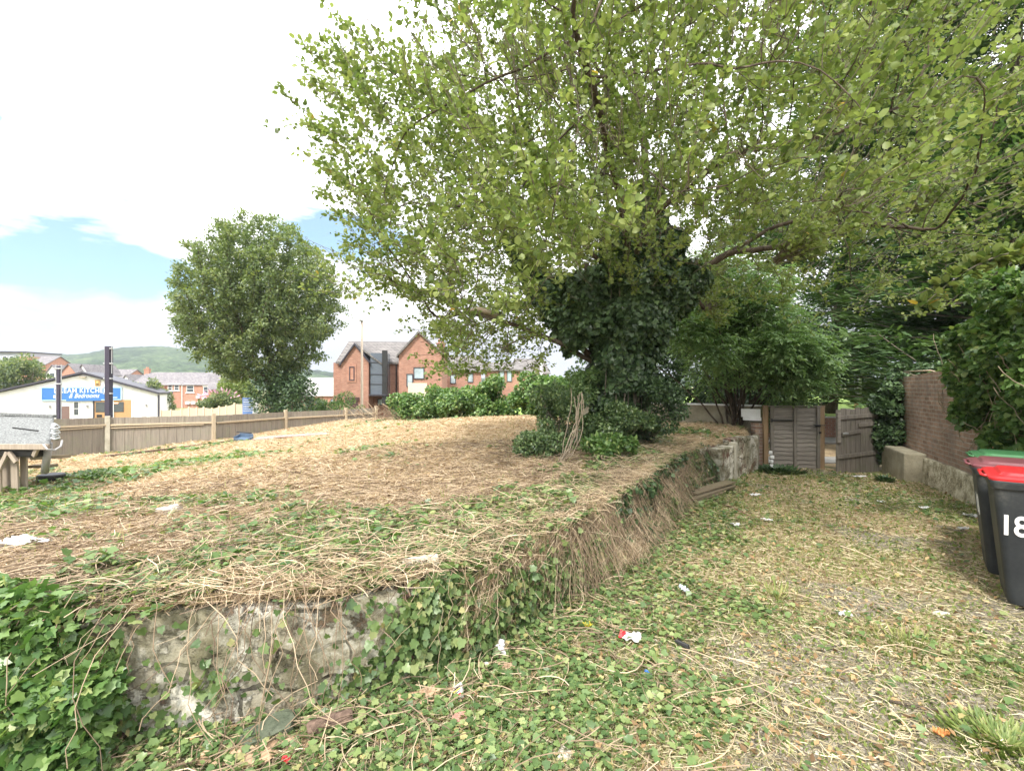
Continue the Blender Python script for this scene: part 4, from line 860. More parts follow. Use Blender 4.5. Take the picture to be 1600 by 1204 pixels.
# right cross gable
MB().prism([(mx(624), -4), (mx(690), -4), (mx(690), hz_(552)), (mx(655), hz_(521)), (mx(624), hz_(556))], -.6, 6.5).build('cross_gable', M['brick_new'], nh)
r = MB(); r.prism([(mx(621), hz_(559)), (mx(655), hz_(521)), (mx(693), hz_(555)), (mx(693), hz_(551.5)), (mx(655), hz_(517)), (mx(621), hz_(555.5))], -.85, 6.8); r.build('cross_gable_roof', M['tiles'], nh)
MB().tube([(mx(617), .4, -3), (mx(617), .4, hz_(566))], .05, 6).build('drainpipe', M['black'], nh)
window(nh, mx(641), hz_(594), .55, 1.1, -.65, M['fascia'], M['glass_l'], sill=False); MB().box((mx(653), -.65, hz_(612)), (mx(668) - mx(639), .12, 1.5)).build('cream_panel', flat_mat('cream_render', (.62, .56, .42)), nh)
window(nh, mx(655), hz_(583), .9, 1.0, -.65, M['fascia'], M['glass_l'], sill=False)
chimney(nh, mx(680), 5.5, 2, hz_(528), M['brick_new'], .8)
simple2 = []
for (px0, px1, D_, ev, rd, lab, wn, rz_) in ((690, 752, 50, 580, 556, 'red brick house behind the hedge with its gable left of the far row', ((735, 590, .6, 1.0), (708, 592, .6, 1.0)), 6),
                                   (758, 812, 54, 579, 566, 'red brick house with paired narrow windows above the right end of the hedge', ((796, 586, .6, 1.5), (784, 586, .6, 1.5)), 0),
                                   (814, 858, 66, 583, 560, 'red brick house with a grey tiled roof slope furthest along the row', ((850, 592, .9, .9),), 12)):
    s_ = D_ / FPX; c = (px0 + px1) / 2
    t, rf = gable_house('modern_brick_house', lab, (at(c, 602, D_)[0], D_, 0), R(rz_), (px1 - px0) * s_, 7, CAMZ - (ev - 602) * s_, CAMZ - (rd - 602) * s_, M['brick_new'], M['tiles'], 'new brick houses behind the hedge', 'x')
    for (a, b_, w_, h_) in wn: window(t, (a - c) * s_, CAMZ - (b_ - 602) * s_, w_, h_, -.03, M['fascia'], M['glass_l'], sill=False)
t, _ = gable_house('brick_house', 'low pale roofed house seen between the left tree and the modern brick house', (at(498, 602, 62)[0], 62, 0), 0, 5.2, 7, CAMZ - 1.3, CAMZ + .9, M['brick_orange'], flat_mat('pale_roof', (.4, .39, .38), .8), None)
window(t, 1.9, CAMZ - 2.1, .6, .6, -.03, M['fascia'], M['glass_l'], sill=False)
rl = MB()
for q in range(15): rl.box((q * .25, 0, .45), (.04, .04, .9))
rl.box((1.75, 0, .85), (3.6, .05, .05)); rl.box((1.75, 0, .15), (3.6, .05, .05)); o = rl.build('railing', M['fascia'], None); o.location = (*at(462, 602, 34)[:2], CAMZ - 39 * 34 / FPX - .3); tag(o, 'short dark metal railing between the left tree and the brick house', 'railing')
# lamp column, thin pole, totem sign, far picket-like fence
lp = thing('street_lamp', 'tall slim buff lamp column in front of the modern brick house', 'street lamp', (*at(565.5, 602, 34)[:2], -3)); hh_ = CAMZ + 100 / FPX * 34 + 3
MB().tube([(0, 0, 0), (0, 0, 1.2), (0, 0, hh_)], [.13, .10, .07], 12).build('column', flat_mat('buff_column', (.5, .4, .3), .5), lp, 0, True)
k = MB(); k.box((0, -.25, hh_ + .04), (.2, .7, .1)); k.build('lantern', M['galv'], lp, .03)
for px_, py_, d_, lab in ((265.5, 614, 70, 'thin white pole in front of the bushes beside the terrace'), (846, 566, 58, 'thin pale pole rising behind the right end of the hedge')):
    p = at(px_, py_, d_); o = MB().tube([(0, 0, 0), (0, 0, p[2] + 4)], .09, 8).build('thin_pole', M['sign_white'], None, 0, True); o.location = (p[0], p[1], -4); tag(o, lab, 'pole')
tt = thing('totem_sign', 'blue and white information sign behind the fence at the foot of the left tree', 'sign', (*at(388, 602, 32)[:2], 0)); s = 32 / FPX
MB().box((0, 0, CAMZ - 32 * s), (17 * s, .12, 26 * s)).build('panel', flat_mat('totem_blue', (.14, .24, .52), .45), tt, .01); MB().box((11 * s, .02, CAMZ - 32 * s), (3 * s, .5, 26.5 * s)).build('side_edge', M['sign_white'], tt, .01)
for q in range(6):
    k = MB(); y = CAMZ - (22.5 + q * 3.4) * s
    x0 = -6.6
    while x0 < 6: 
        L_ = rng.uniform(1.2, 3.0); L_ = min(L_, 6.6 - x0); k.box(((x0 + L_ / 2) * s, -.07, y), (L_ * s, .012, (1.3 if q in (1, 3) else .8) * s)); x0 += L_ + .5
    k.build('text_line', M['sign_white'], tt)
ff = thing('far_fence', 'pale timber fence with light posts in front of the terrace, beyond the near fence', 'fence', (0, 0, 0))
fx = [(252, 640, 48), (268, 639, 47), (284, 639, 46), (296, 635, 45), (308, 636, 44), (319, 635, 43), (332, 637, 42), (343, 634, 41), (354, 633, 40), (367, 629, 38), (400, 630, 37), (420, 630, 36), (445, 630, 36)]
for i, (a, b_, c_) in enumerate(fx):
    p = at(a, b_, c_); MB().box((p[0], p[1] - .06, p[2] - 1), (.12, .1, 2)).build('post', flat_mat('pale_post', (.6, .5, .36)) if i == 0 else bpy.data.materials['pale_post'], ff)
    if i < len(fx) - 1:
        q_ = at(*fx[i + 1]); k = MB(); k.beam(p + [0, 0, -1.15], q_ + [0, 0, -1.15], .03, 2.1); k.build('panel', bpy.data.materials.get('pale_panel') or flat_mat('pale_panel', (.44, .36, .27), .8), ff)
M_ = M
wheelie('wheelie_bin', (4.14, 3.60, -.09), R(-41), M['bin_red'], 'nearest black wheelie bin with a bright red lid and the number 18', '18')
b2 = wheelie('wheelie_bin', (4.60, 4.20, -.10), R(-41), M['bin_maroon'], 'black wheelie bin with a faded maroon lid, the middle of the three', None)
o = text_mesh('18', .26, .0015, 'number', M['white'], b2, off=.004); o.location = (-.309, -.06, .60); o.rotation_euler = (R(90 + 4.6), 0, R(-90))
wheelie('wheelie_bin', (5.17, 4.76, -.11), R(-38), M['bin_green'], 'wheelie bin with a green lid, farthest of the three and behind the maroon one', None)

# ================================================================= apple tree
def seg(a, b, n): a = np.array(a, float); b = np.array(b, float); return [a + (b - a) * (i + 1) / n for i in range(n)]
class Skel:
    def __init__(s, root): s.P = [np.array(root, float)]; s.par = [-1]
    def go(s, frm, pts, step=.16):
        i = frm
        for p in pts:
            p = np.array(p, float); n = max(1, int(round(np.linalg.norm(p - s.P[i]) / step))); a = s.P[i]
            for k in range(1, n + 1):
                q = a + (p - a) * k / n + (rng.normal(size=3) * .012 if k < n else 0); s.P.append(q); s.par.append(i); i = len(s.P) - 1
        return i
TB = np.array([1.95, 8.5, .45])
sk = Skel(TB)
f0 = sk.go(0, [(1.9, 8.5, 1.2), (1.75, 8.45, 1.9)])
l1 = sk.go(f0, [(1.3, 8.4, 2.2), (.75, 8.35, 2.95), (.42, 8.3, 3.5), (.1, 8.1, 4.1), (-.5, 7.8, 5.0)])
l1b = sk.go(f0, [(1.25, 8.3, 2.1), (.85, 8.2, 2.35), (.1, 8.0, 2.62), (-.7, 7.7, 2.8), (-1.2, 7.4, 2.65)])
c1 = sk.go(f0, [(2.05, 8.5, 2.7), (2.1, 8.45, 3.3)])
l2 = sk.go(c1, [(1.6, 8.1, 3.65), (1.1, 7.8, 4.05), (.7, 7.4, 4.6), (.2, 6.8, 5.3)])
u1 = sk.go(c1, [(2.4, 8.5, 4.1), (2.5, 8.7, 5.3), (2.4, 8.8, 7.0)])
r1 = sk.go(c1, [(2.8, 8.3, 3.2), (3.5, 8.0, 3.75), (4.3, 7.6, 4.2), (5.4, 7.2, 4.3)])
n1 = sk.go(c1, [(2.05, 7.8, 3.8), (2.1, 7.0, 4.15), (2.9, 6.3, 4.7), (4.0, 5.9, 4.75), (4.8, 5.7, 5.0)])
n2 = sk.go(c1, [(1.9, 7.7, 3.9), (1.5, 6.7, 4.5), (1.0, 5.6, 5.0), (.6, 4.8, 5.4)])
n3 = sk.go(r1 - 12, [(4.2, 7.0, 3.7), (4.7, 6.2, 3.75), (5.0, 5.5, 3.4)])
CC = np.array([2.1, 7.75, 3.9]); CR = np.array([5.2, 5.1, 6.2])
def crown_ok(p):
    q = (p - CC) / CR; r = np.linalg.norm(q, axis=1)
    # the dome's underside: high at the trunk, drooping at the rim, lower towards the left
    rim = np.linalg.norm(q[:, :2], axis=1)
    left = sstep(1.4, -.8, p[:, 0]); zmin = 3.0 - .85 * left - .75 * sstep(.45, .95, rim) * (.4 + .6 * left) + .15 * sstep(7.5, 5.5, p[:, 1]) * (1 - left)
    edge = 1.07 - .33 * sstep(5.0, 8.5, p[:, 2]) * sstep(1.5, -2.0, p[:, 0]) - .26 * fbm(vn, p[:, 0] * .9 + p[:, 2] * .8 + 20, p[:, 1] * .9 - p[:, 2] * .6 + 20, 3)
    zmin = np.where(p[:, 0] / p[:, 1] < -.13, np.maximum(zmin, 1.75 + .145 * p[:, 1]), zmin)
    edge = edge - .10 * sstep(-2.6, -3.3, p[:, 0])
    return (r < edge) & (p[:, 2] > zmin) & (np.linalg.norm(p - np.array([0, 0, 1.6]), axis=1) > 3.3)
def fill(n, shell=.55):
    out = []
    while sum(map(len, out)) < n:
        d = rsph(4000); r = (shell + (1 - shell) * rng.random(4000)) if rng.random() < .5 else rng.random(4000) ** .45
        p = CC + d * r[:, None] * CR; p = p[p[:, 2] > 1.5]; out.append(p[crown_ok(p)])
    return np.concatenate(out)[:n]
A_ = fill(11500); A_ = A_[(A_[:, 0] < 3.6) | (rng.random(len(A_)) < .36)]; A_ = np.concatenate([A_, rng.uniform((-1.5, 6.6, 1.75), (.6, 9.0, 2.9), (420, 3))]); A_ = A_[(A_[:, 0] / A_[:, 1] > -.17) | (A_[:, 2] > 2.7)]
P, par = colonize(sk.P, sk.par, A_, .16, 2.2, .20, 120, (0, 0, .14))
rad, kids = radii(P, par, .0032, 2.15)
rad = np.minimum(rad * 1.0, .42); 
hgt = P[:, 2]; rad[:14] *= np.linspace(1.45, 1.0, 14)
tips = np.where(kids == 0)[0]
apple = thing('apple_tree', 'large spreading apple tree with yellow green leaves standing on the edge of the raised plot', 'tree', tuple(TB))
def under(parent, o):
    o.parent = parent; o.matrix_parent_inverse = Matrix.Translation(-Vector(parent.location)); return o
under(apple, tree_wood('trunk', M['bark'], P, par, rad, None))
# long thin shoots, radiating outward and up
tips = np.concatenate([tips, rng.choice(np.where((rad < .05) & (P[:, 2] > 2.2))[0], 6500)]); ns = len(tips); outd = unit(unit(P[tips] - CC + [0, 0, 1.0]) * 1.5 + rng.normal(size=(ns, 3)) * .42 + np.array([0, 0, .45]))
Ls = rng.uniform(.18, .62, ns) * (.7 + .6 * rng.random(ns) ** 3); tt_ = np.linspace(0, 1, 6)
sh_pts = P[tips][:, None, :] + outd[:, None, :] * (Ls[:, None] * tt_[None])[..., None] + np.array([0, 0, 1]) * ((tt_ ** 2 - tt_ * .3)[None, :, None] * .10 * Ls[:, None, None])
under(apple, stalks('shoots', M['twig'], sh_pts, .0034))
# leaves: rosettes along thin wood and shoots
thin = np.where(rad < .014)[0]
def rosettes(cent, dirs, per, spread, size):
    n = len(cent); C = np.repeat(cent, per, 0); Dd = np.repeat(dirs, per, 0)
    a = rsph(n * per); Pp = C + a * spread * rng.random((n * per, 1)) + Dd * rng.uniform(-.05, .08, (n * per, 1))
    D = unit(a + .5 * Dd + np.array([0, 0, .05])); Nn = unit(np.array([0, 0, 1.0]) + rng.normal(size=(n * per, 3)) * .6)
    tone = np.repeat(rng.random(n), per) * .65 + rng.random(n * per) * .35
    return Pp, D, Nn, size * rng.uniform(.55, 1.2, n * per), tone
pd = unit(P - P[np.maximum(par, 0)] + 1e-6)
def uncrowd(idx, Pn, cell, mx):      # no knots: at most mx growth points per cell
    idx = rng.permutation(idx); key = np.floor(Pn[idx] / cell).astype(np.int64); key = key[:, 0] * 73856093 ^ key[:, 1] * 19349663 ^ key[:, 2] * 83492791
    o_ = np.argsort(key, kind='stable'); ks = key[o_]; st_ = np.r_[0, np.flatnonzero(np.diff(ks)) + 1]; rank = np.arange(len(ks)) - np.repeat(st_, np.diff(np.r_[st_, len(ks)])); return idx[o_][rank < mx]
def clump(p): return fbm(vn3, p[:, 0] * 1.9 + p[:, 2] * 1.3 + 30, p[:, 1] * 1.9 - p[:, 2] * 1.6 + 60, 2)
thin = uncrowd(thin, P, .15, 2); thin = thin[rng.random(len(thin)) < np.clip((clump(P[thin]) - .42) * 8, .06, 1)]; g1 = rosettes(P[thin], pd[thin], 7, .055, .066)
sl_ = np.stack([np.full(ns, 5), np.full(ns, 4), np.full(ns, 2)], 1); sc1 = sh_pts[np.arange(ns)[:, None], sl_].reshape(-1, 3) + rng.normal(size=(ns * 3, 3)) * .015; sdr = np.repeat(outd, 3, 0); kk = uncrowd(np.arange(len(sc1)), sc1, .12, 2); kk = kk[rng.random(len(kk)) < np.clip((clump(sc1[kk]) - .39) * 8, .09, 1)]; sc1 = sc1[kk]; sdr = sdr[kk]
g2 = rosettes(sc1, sdr, 7, .035, .063)
LP, LD, LN, LS, LT = [np.concatenate(z) for z in zip(g1, g2)]
print('apple nodes', len(P), 'leaves', len(LP))
under(apple, scatter('foliage', M['apple_leaf'], LP, LD, LN, LS, T_ROUND, None, rnd=LT))
ap = rng.choice(thin, 26); k_m = flat_mat('green_apple', (.30, .38, .09), .35)
def blob(k, c, r, n=1):
    bm = bmesh.new(); bmesh.ops.create_icosphere(bm, subdivisions=n + 1, radius=1); k.add([(v.co.x * r[0] + c[0], v.co.y * r[1] + c[1], v.co.z * r[2] + c[2]) for v in bm.verts], [tuple(v.index for v in f.verts) for f in bm.faces]); bm.free()
for i in ap:
    k = MB(); p = P[i] + [0, 0, -.07]; blob(k, p, (.032, .032, .029)); under(apple, k.build('apple', k_m, None, 0, True))
# a few stubs and a torn branch end
k = MB(); k.tube([(-.2, 7.9, 2.75), (-.55, 7.75, 2.85), (-.75, 7.7, 2.82)], [.07, .05, .015], 8); under(apple, k.build('torn_branch', M['pale_wood'], None, 0, True))
k = MB(); k.tube([(1.6, 8.05, 3.5), (1.35, 7.9, 3.5), (1.2, 7.8, 3.6)], [.10, .08, .05], 10); under(apple, k.build('sawn_stub', M['bark'], None, 0, True))
# ivy on the trunk and lower limbs
iv = thing('climbing_ivy', 'dark glossy ivy smothering the apple tree trunk and lower limbs', 'ivy', tuple(TB))
spine = [((1.95, 8.45, .4), (1.85, 8.45, 1.6), .50, .42), ((1.9, 8.4, 1.5), (2.1, 8.3, 2.7), .44, .70), ((2.1, 8.3, 2.6), (2.3, 8.3, 3.6), .70, .56), ((2.3, 8.4, 3.4), (2.45, 8.6, 5.2), .6, .3), ((2.0, 8.2, 3.5), (1.7, 7.9, 4.1), .42, .2), ((2.5, 8.3, 3.5), (2.9, 8.2, 4.3), .4, .18), ((1.3, 8.35, 2.35), (.45, 8.3, 3.4), .34, .24),
         ((1.5, 8.3, 2.6), (1.2, 8.1, 3.6), .5, .42), ((2.5, 8.3, 3.0), (3.3, 8.1, 3.6), .5, .22), ((.45, 8.3, 3.4), (0, 8.1, 4.2), .22, .15)]
IP = []; ID = []
for a, b_, ra, rb in spine:
    a = np.array(a); b_ = np.array(b_); n = int(5200 * np.linalg.norm(b_ - a) * (ra + rb)); t = rng.random(n); ax = unit((b_ - a)[None])[0]
    dirs = rsph(n); dirs = unit(dirs - ax * (dirs @ ax)[:, None]); ang = np.arctan2(dirs[:, 1], dirs[:, 0])
    rr = (ra + (rb - ra) * t) * (.50 + .95 * fbm(vn2, ang * 1.6 + 9, t * 3.2 * np.linalg.norm(b_ - a) + a[2], 3)) * (1 - .35 * rng.random(n) ** 2)
    IP.append(a + (b_ - a) * t[:, None] + dirs * rr[:, None]); ID.append(dirs)
IP = np.concatenate(IP); ID = np.concatenate(ID); n = len(IP)
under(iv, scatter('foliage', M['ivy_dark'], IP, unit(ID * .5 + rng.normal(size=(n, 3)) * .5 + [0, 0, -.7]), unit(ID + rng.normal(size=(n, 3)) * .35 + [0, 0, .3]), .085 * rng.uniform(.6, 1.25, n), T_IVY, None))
st = []
for q in range(40):
    a0 = rng.uniform(0, 2 * math.pi); t = np.linspace(0, 1, 14); r_ = .40 + .25 * t; st.append(np.stack([1.93 + .1 * t + r_ * np.cos(a0 + .8 * t * (rng.random() - .5) * 3), 8.45 + r_ * np.sin(a0 + .8 * t), .5 + 3.0 * t], -1))
under(iv, stalks('stems', M['twig'], np.array(st), .012))

# ================================================================= other trees and shrubs
def broadleaf(name, lab, base, trunk_h, center, radv, nA, step, leafn, leaf, mat, trad=.02, T=T_LEAF, bias=(0, 0, .3), clump=6, spread=.3, group=None, zc=None, droop=.2, flat=None, cat='tree'):
    base = np.array(base, float); s = Skel(base); i = s.go(0, [base + np.array([0, 0, trunk_h])], step)
    d = rsph(nA); r = rng.random(nA) ** .42; A = np.array(center) + d * r[:, None] * np.array(radv)
    e = 1 - .2 * fbm(vn3, d[:, 0] * 2.5 + 9, d[:, 2] * 2.5 + d[:, 1] * 1.7 + 9, 3); A = np.array(center) + (A - center) * e[:, None]
    if zc is not None: A = A[A[:, 2] > zc]
    if flat: A = A[flat(A)]
    P, par = colonize(s.P, s.par, A, step, 50, step * 1.5, 70, bias); rad, kids = radii(P, par, trad, 2.2)
    t = thing(name, lab, cat, tuple(base), 0, group)
    under(t, tree_wood('trunk', M['bark'], P, par, rad, None))
    th = uncrowd(np.where(rad < trad * 4)[0], P, .3, 2); per = max(1, leafn // len(th)); n = len(th) * per; C = np.repeat(P[th], per, 0)
    Pp = C + rng.normal(size=(n, 3)) * spread * np.array([1, 1, .6]); out = unit(Pp - np.array(center))
    D = unit(out * .6 + rng.normal(size=(n, 3)) * .7 + [0, 0, -droop]); Nn = unit(rng.normal(size=(n, 3)) * .6 + [0, 0, 1] + out * .3)
    tone = np.repeat(rng.random(len(th)), per) * .45 + rng.random(n) * .55
    under(t, scatter('foliage', mat, Pp, D, Nn, leaf * rng.uniform(.6, 1.3, n), T, None, rnd=tone)); print(name, len(P), n); return t
# big tree behind the fence on the left
c = at(405, 480, 28)
broadleaf('beech_tree', 'broad leafy green tree rising behind the timber fence, left of the modern brick house', (at(432, 640, 28)[0], 28, -1.6), 1.8, (c[0], 28, c[2] + .3), (5.5, 4.6, 5.6), 3000, .32, 90000, .17, M['beech_leaf'], .012, T_LEAF, (0, 0, .35), spread=.17, zc=None,
          flat=lambda A: (A[:, 2] > -.3 + .42 * np.maximum(0, np.abs(A[:, 0] - at(432, 0, 28)[0]) - 1.8)))
# skirt of ivy and leaves at its foot
def bush(name, lab, c, radv, K, lr, n, size, mat, T=T_LEAF, cat='shrub', group=None, droop=.3, stems=10, zb=None, sq=.85):
    c = np.array(c, float); zb = c[2] - radv[2] if zb is None else zb
    t = thing(name, lab, cat, (c[0], c[1], zb), 0, group); Cn, r = lumps(c, radv, K, lr); Cn[:, 2] = np.maximum(Cn[:, 2], zb + r * .5)
    under(t, leafmass('foliage', mat, Cn, r, n, size, T, None, droop, sq))
    if stems:
        t_ = np.linspace(0, 1, 8); S0 = np.array([c[0], c[1], zb]) + rng.normal(size=(stems, 3)) * np.array([radv[0] * .3, radv[1] * .3, 0]); E = Cn[rng.integers(0, len(Cn), stems)]
        pts = S0[:, None] + (E - S0)[:, None] * t_[None, :, None] + rng.normal(size=(stems, 8, 3)) * .012; under(t, stalks('stems', M['twig'], pts, max(.006, min(radv) * .012)))
    return t
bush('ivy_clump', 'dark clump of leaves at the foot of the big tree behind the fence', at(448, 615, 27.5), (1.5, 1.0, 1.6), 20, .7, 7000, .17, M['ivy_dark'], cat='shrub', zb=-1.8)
# far left garden tree, bushes beside the terrace, buddleia
bush('garden_tree', 'loose green tree in front of the flats at the far left', at(28, 592, 62), (3.6, 2.5, 2.9), 26, 1.1, 9000, .34, M['beech_leaf'], cat='tree', zb=-3)
bush('garden_bush', 'rounded green bushes between the shop and the brick terrace', at(240, 618, 60), (2.7, 2, 2.4), 24, .9, 7000, .3, M['beech_leaf'], zb=-3)
bd = bush('buddleia', 'pink flowering bush in front of the brick terrace', at(344, 630, 46), (2.0, 1.2, 1.2), 16, .55, 5000, .22, M['beech_leaf'], zb=-2.2)
p_ = at(344, 624, 45.4); n = 46; an_ = rng.uniform(R(15), R(165), n); D = np.stack([np.cos(an_), rng.normal(size=n) * .3 - .2, np.sin(an_) * .7], -1)
Pf = p_ + D * rng.uniform(.9, 1.5, (n, 1)) * np.array([1.35, .6, .8]); under(bd, scatter('flowers', flat_mat('pink_flower', (.62, .34, .46), .8), Pf, D, rsph(n), .42, T_SPRAY, None, wid=.5))
bush('willow_bush', 'hazy yellow green drooping bush between the pink bush and the large tree', at(372, 605, 50), (1.9, 1.5, 2.2), 16, .7, 5000, .24, M['weed'], zb=-2.5)
bush('hedge_bush', 'bright green rounded shrub behind the fence in front of the modern house', at(530, 637, 30), (1.7, 1.0, .75), 14, .5, 5000, .12, M['ivy_lush'], zb=-1.3)
bush('low_shrub', 'low dull green shrub between the large tree and the bright shrub', at(487, 640, 31), (1.2, .9, .6), 10, .4, 3000, .12, M['holly'], zb=-1.4)
# hedge of ivy at the back of the plot
for i, (px_, py_, d_, rx, rz, lab) in enumerate([(640, 634, 22, .8, .5, 'left end of the ivy hedge where the timber fence stops'), (680, 630, 21, 1.15, .62, 'second swell of the ivy hedge, low and rounded'), (726, 627, 20, 1.05, .72, 'middle swell of the ivy hedge under the drooping apple branches'),
                                                 (778, 624, 19, 1.15, .78, 'tall swell of the ivy hedge right of the middle'), (828, 622, 18, 1.0, .8, 'right end of the ivy hedge meeting the shrubs by the trunk'), (880, 622, 17, 1.1, .9, 'stretch of ivy hedge glimpsed behind the shrubs left of the trunk')]):
    bush('ivy_hedge', 'dense bright green ' + lab, at(px_, py_, d_), (rx, .7, rz), 20, .36, 6500, .095, M['ivy_lush'], T_IVY, 'hedge', 'ivy hedge along the back of the plot', zb=at(px_, py_, d_)[2] - rz - .25, stems=6)
t_ = np.linspace(0, 1, 9); n = 170; c0 = at(603, 652, 21.5) + rng.normal(size=(n, 3)) * [.75, .4, .12]; e_ = c0 + np.stack([rng.normal(size=n) * .35, rng.normal(size=n) * .2, rng.uniform(.05, .5, n)], -1)
tag(stalks('bramble_tangle', M['vine'], c0[:, None] + (e_ - c0)[:, None] * t_[None, :, None] + np.array([1, 0, -.5]) * ((t_ ** 2) * .25)[None, :, None] * rng.normal(size=(n, 1, 1)), .009), 'dry brown bramble tangle at the gap between the fence and the ivy hedge', 'bramble')
# shrubs round the trunk
for c_, rv, K, lr, n, sz, mt, lab in [
    (at(875, 640, 7.7), (.42, .45, .70), 26, .17, 7500, .055, 'holly', 'tall grey green shrub just left of the ivy covered trunk'),
    (at(960, 660, 7.5), (.58, .4, .34), 24, .15, 6500, .06, 'holly', 'glossy dark shrub hugging the front of the trunk base'),
    (at(1020, 640, 8.0), (.42, .5, .45), 16, .18, 5500, .06, 'ivy_dark', 'dark ivy shrub on the right side of the trunk base'),
    (at(915, 605, 8.4), (.42, .4, .34), 16, .16, 3600, .07, 'elder', 'pale leafed shrub rising behind the dead stem left of the trunk'),
    (at(850, 690, 6.9), (.4, .3, .2), 12, .14, 3200, .05, 'holly', 'small sprawling shrub at the left foot of the tall grey green shrub'),
    (at(950, 700, 6.6), (.55, .25, .12), 14, .11, 3500, .07, 'ivy_lush', 'low bright creeper in front of the trunk near the bank edge')]:
    bush('evergreen_shrub', lab, c_, rv, K, lr, n, sz, M[mt], cat='shrub', stems=14)
t_ = np.linspace(0, 1, 12); n = 70; b0 = at(868, 742, 6.3); e0 = at(900, 615, 6.6)
n = 9; pts = b0 + (e0 - b0) * t_[None, :, None] + np.stack([.12 * np.sin(t_ * 2.6), 0 * t_, 0 * t_], -1)[None] + rng.normal(size=(n, 1, 3)) * [.03, .04, .02] + np.cumsum(rng.normal(size=(n, 12, 3)) * .018, axis=1)
tag(stalks('dead_stem', M['pale_wood'], pts, .0065), 'bundle of pale dead climbing stems left of the trunk', 'dead stems')
# elder-like sapling left of the gate
el = thing('elder_tree', 'small leafy tree with long drooping leaflets and a shaggy stem, left of the wooden gate', 'tree', (*at(1150, 660, 11.8)[:2], .2))
b0 = np.array([at(1150, 660, 11.8)[0], 11.8, .2]); t_ = np.linspace(0, 1, 12); n = 34
e_ = b0 + np.stack([rng.normal(size=n) * .8 + .15, rng.normal(size=n) * .6, rng.uniform(1.4, 3.0, n)], -1)
pts = b0 + rng.normal(size=(n, 1, 3)) * [.10, .07, 0] + (e_ - b0)[:, None] * (t_ ** 1.3)[None, :, None] * [1, 1, 0] + np.array([0, 0, 1]) * ((e_ - b0)[:, 2][:, None] * t_[None])[..., None] + np.cumsum(rng.normal(size=(n, 12, 3)) * .02, axis=1)
under(el, stalks('stems', M['bark'], pts, np.linspace(.035, .012, 12)[None].repeat(n, 0)))
def compound(name, mat, C, r, nspray, lf, parent):
    P0, d = mass_pts(C, r, nspray); ax = unit(d * [1, 1, .3] + rng.normal(size=d.shape) * .35 + [0, 0, -.25]); side = unit(np.cross(ax, [0, 0, 1])); Ps = []; Ds = []; Ns = []; tone = []
    tn = rng.random(nspray)
    for j in range(4):
        for sg_ in (-1, 1):
            Ps.append(P0 + ax * (.05 + .062 * j) + [0, 0, -1] * np.array([.004 * j * j])); Ds.append(unit(side * sg_ + ax * .55 + [0, 0, -.35])); tone.append(tn)
    Ps.append(P0 + ax * .30); Ds.append(unit(ax + [0, 0, -.4])); tone.append(tn)
    Ps = np.concatenate(Ps); Ds = np.concatenate(Ds); n = len(Ps); Nn = unit(np.array([0, 0, 1]) + rng.normal(size=(n, 3)) * .25)
    return under(parent, scatter(name, mat, Ps, Ds, Nn, lf * rng.uniform(.8, 1.2, n), T_LEAF, None, wid=.82, rnd=np.clip(np.concatenate(tone) * .6 + rng.random(n) * .4, 0, 1)))
Cn, r = lumps(at(1165, 545, 11.4), (1.75, 1.1, 1.25), 34, .42); c2_, r2_ = lumps(at(1240, 560, 10.9), (1.1, .7, .6), 16, .30); c3_, r3_ = lumps(at(1130, 450, 12), (1.6, 1.2, 1.0), 22, .45)
Cn = np.concatenate([Cn, c2_, c3_]); r = np.concatenate([r, r2_, r3_]); compound('foliage', M['elder'], Cn, r, 4600, .115, el)
# dark evergreens behind the boundary wall
for c_, rv, K, n, lab in [(at(1085, 575, 15.5), (1.7, 1.2, 2.1), 34, 10000, 'dark laurel behind the white coped wall, left of the leafy small tree'), (at(1225, 560, 15), (1.2, 1.2, 2.2), 34, 9000, 'dark laurel behind the horizontal board gate'),
                          (at(1000, 560, 16.5), (2.0, 1.2, 2.3), 30, 9000, 'mid green laurel seen past the left of the apple trunk'), (at(1150, 620, 14.8), (2.4, .6, .8), 20, 6000, 'low dark laurel right behind the boundary wall')]:
    bush('laurel', lab, c_, rv, K, .55, n, .15, M['ivy_dark'], cat='shrub', zb=-.3, droop=.4)
bush('laurel', 'dark rounded shrub far back on the lawn behind the marker post', at(1362, 596, 27), (1.6, 1.0, 1.5), 20, .6, 5000, .16, M['ivy_dark'], cat='shrub', zb=.5)
bush('laurel', 'mid green shrub far back on the lawn, seen over the horizontal board gate', at(1250, 590, 29), (3.2, 1.0, 1.6), 26, .7, 7000, .17, M['holly'], cat='shrub', zb=.5)
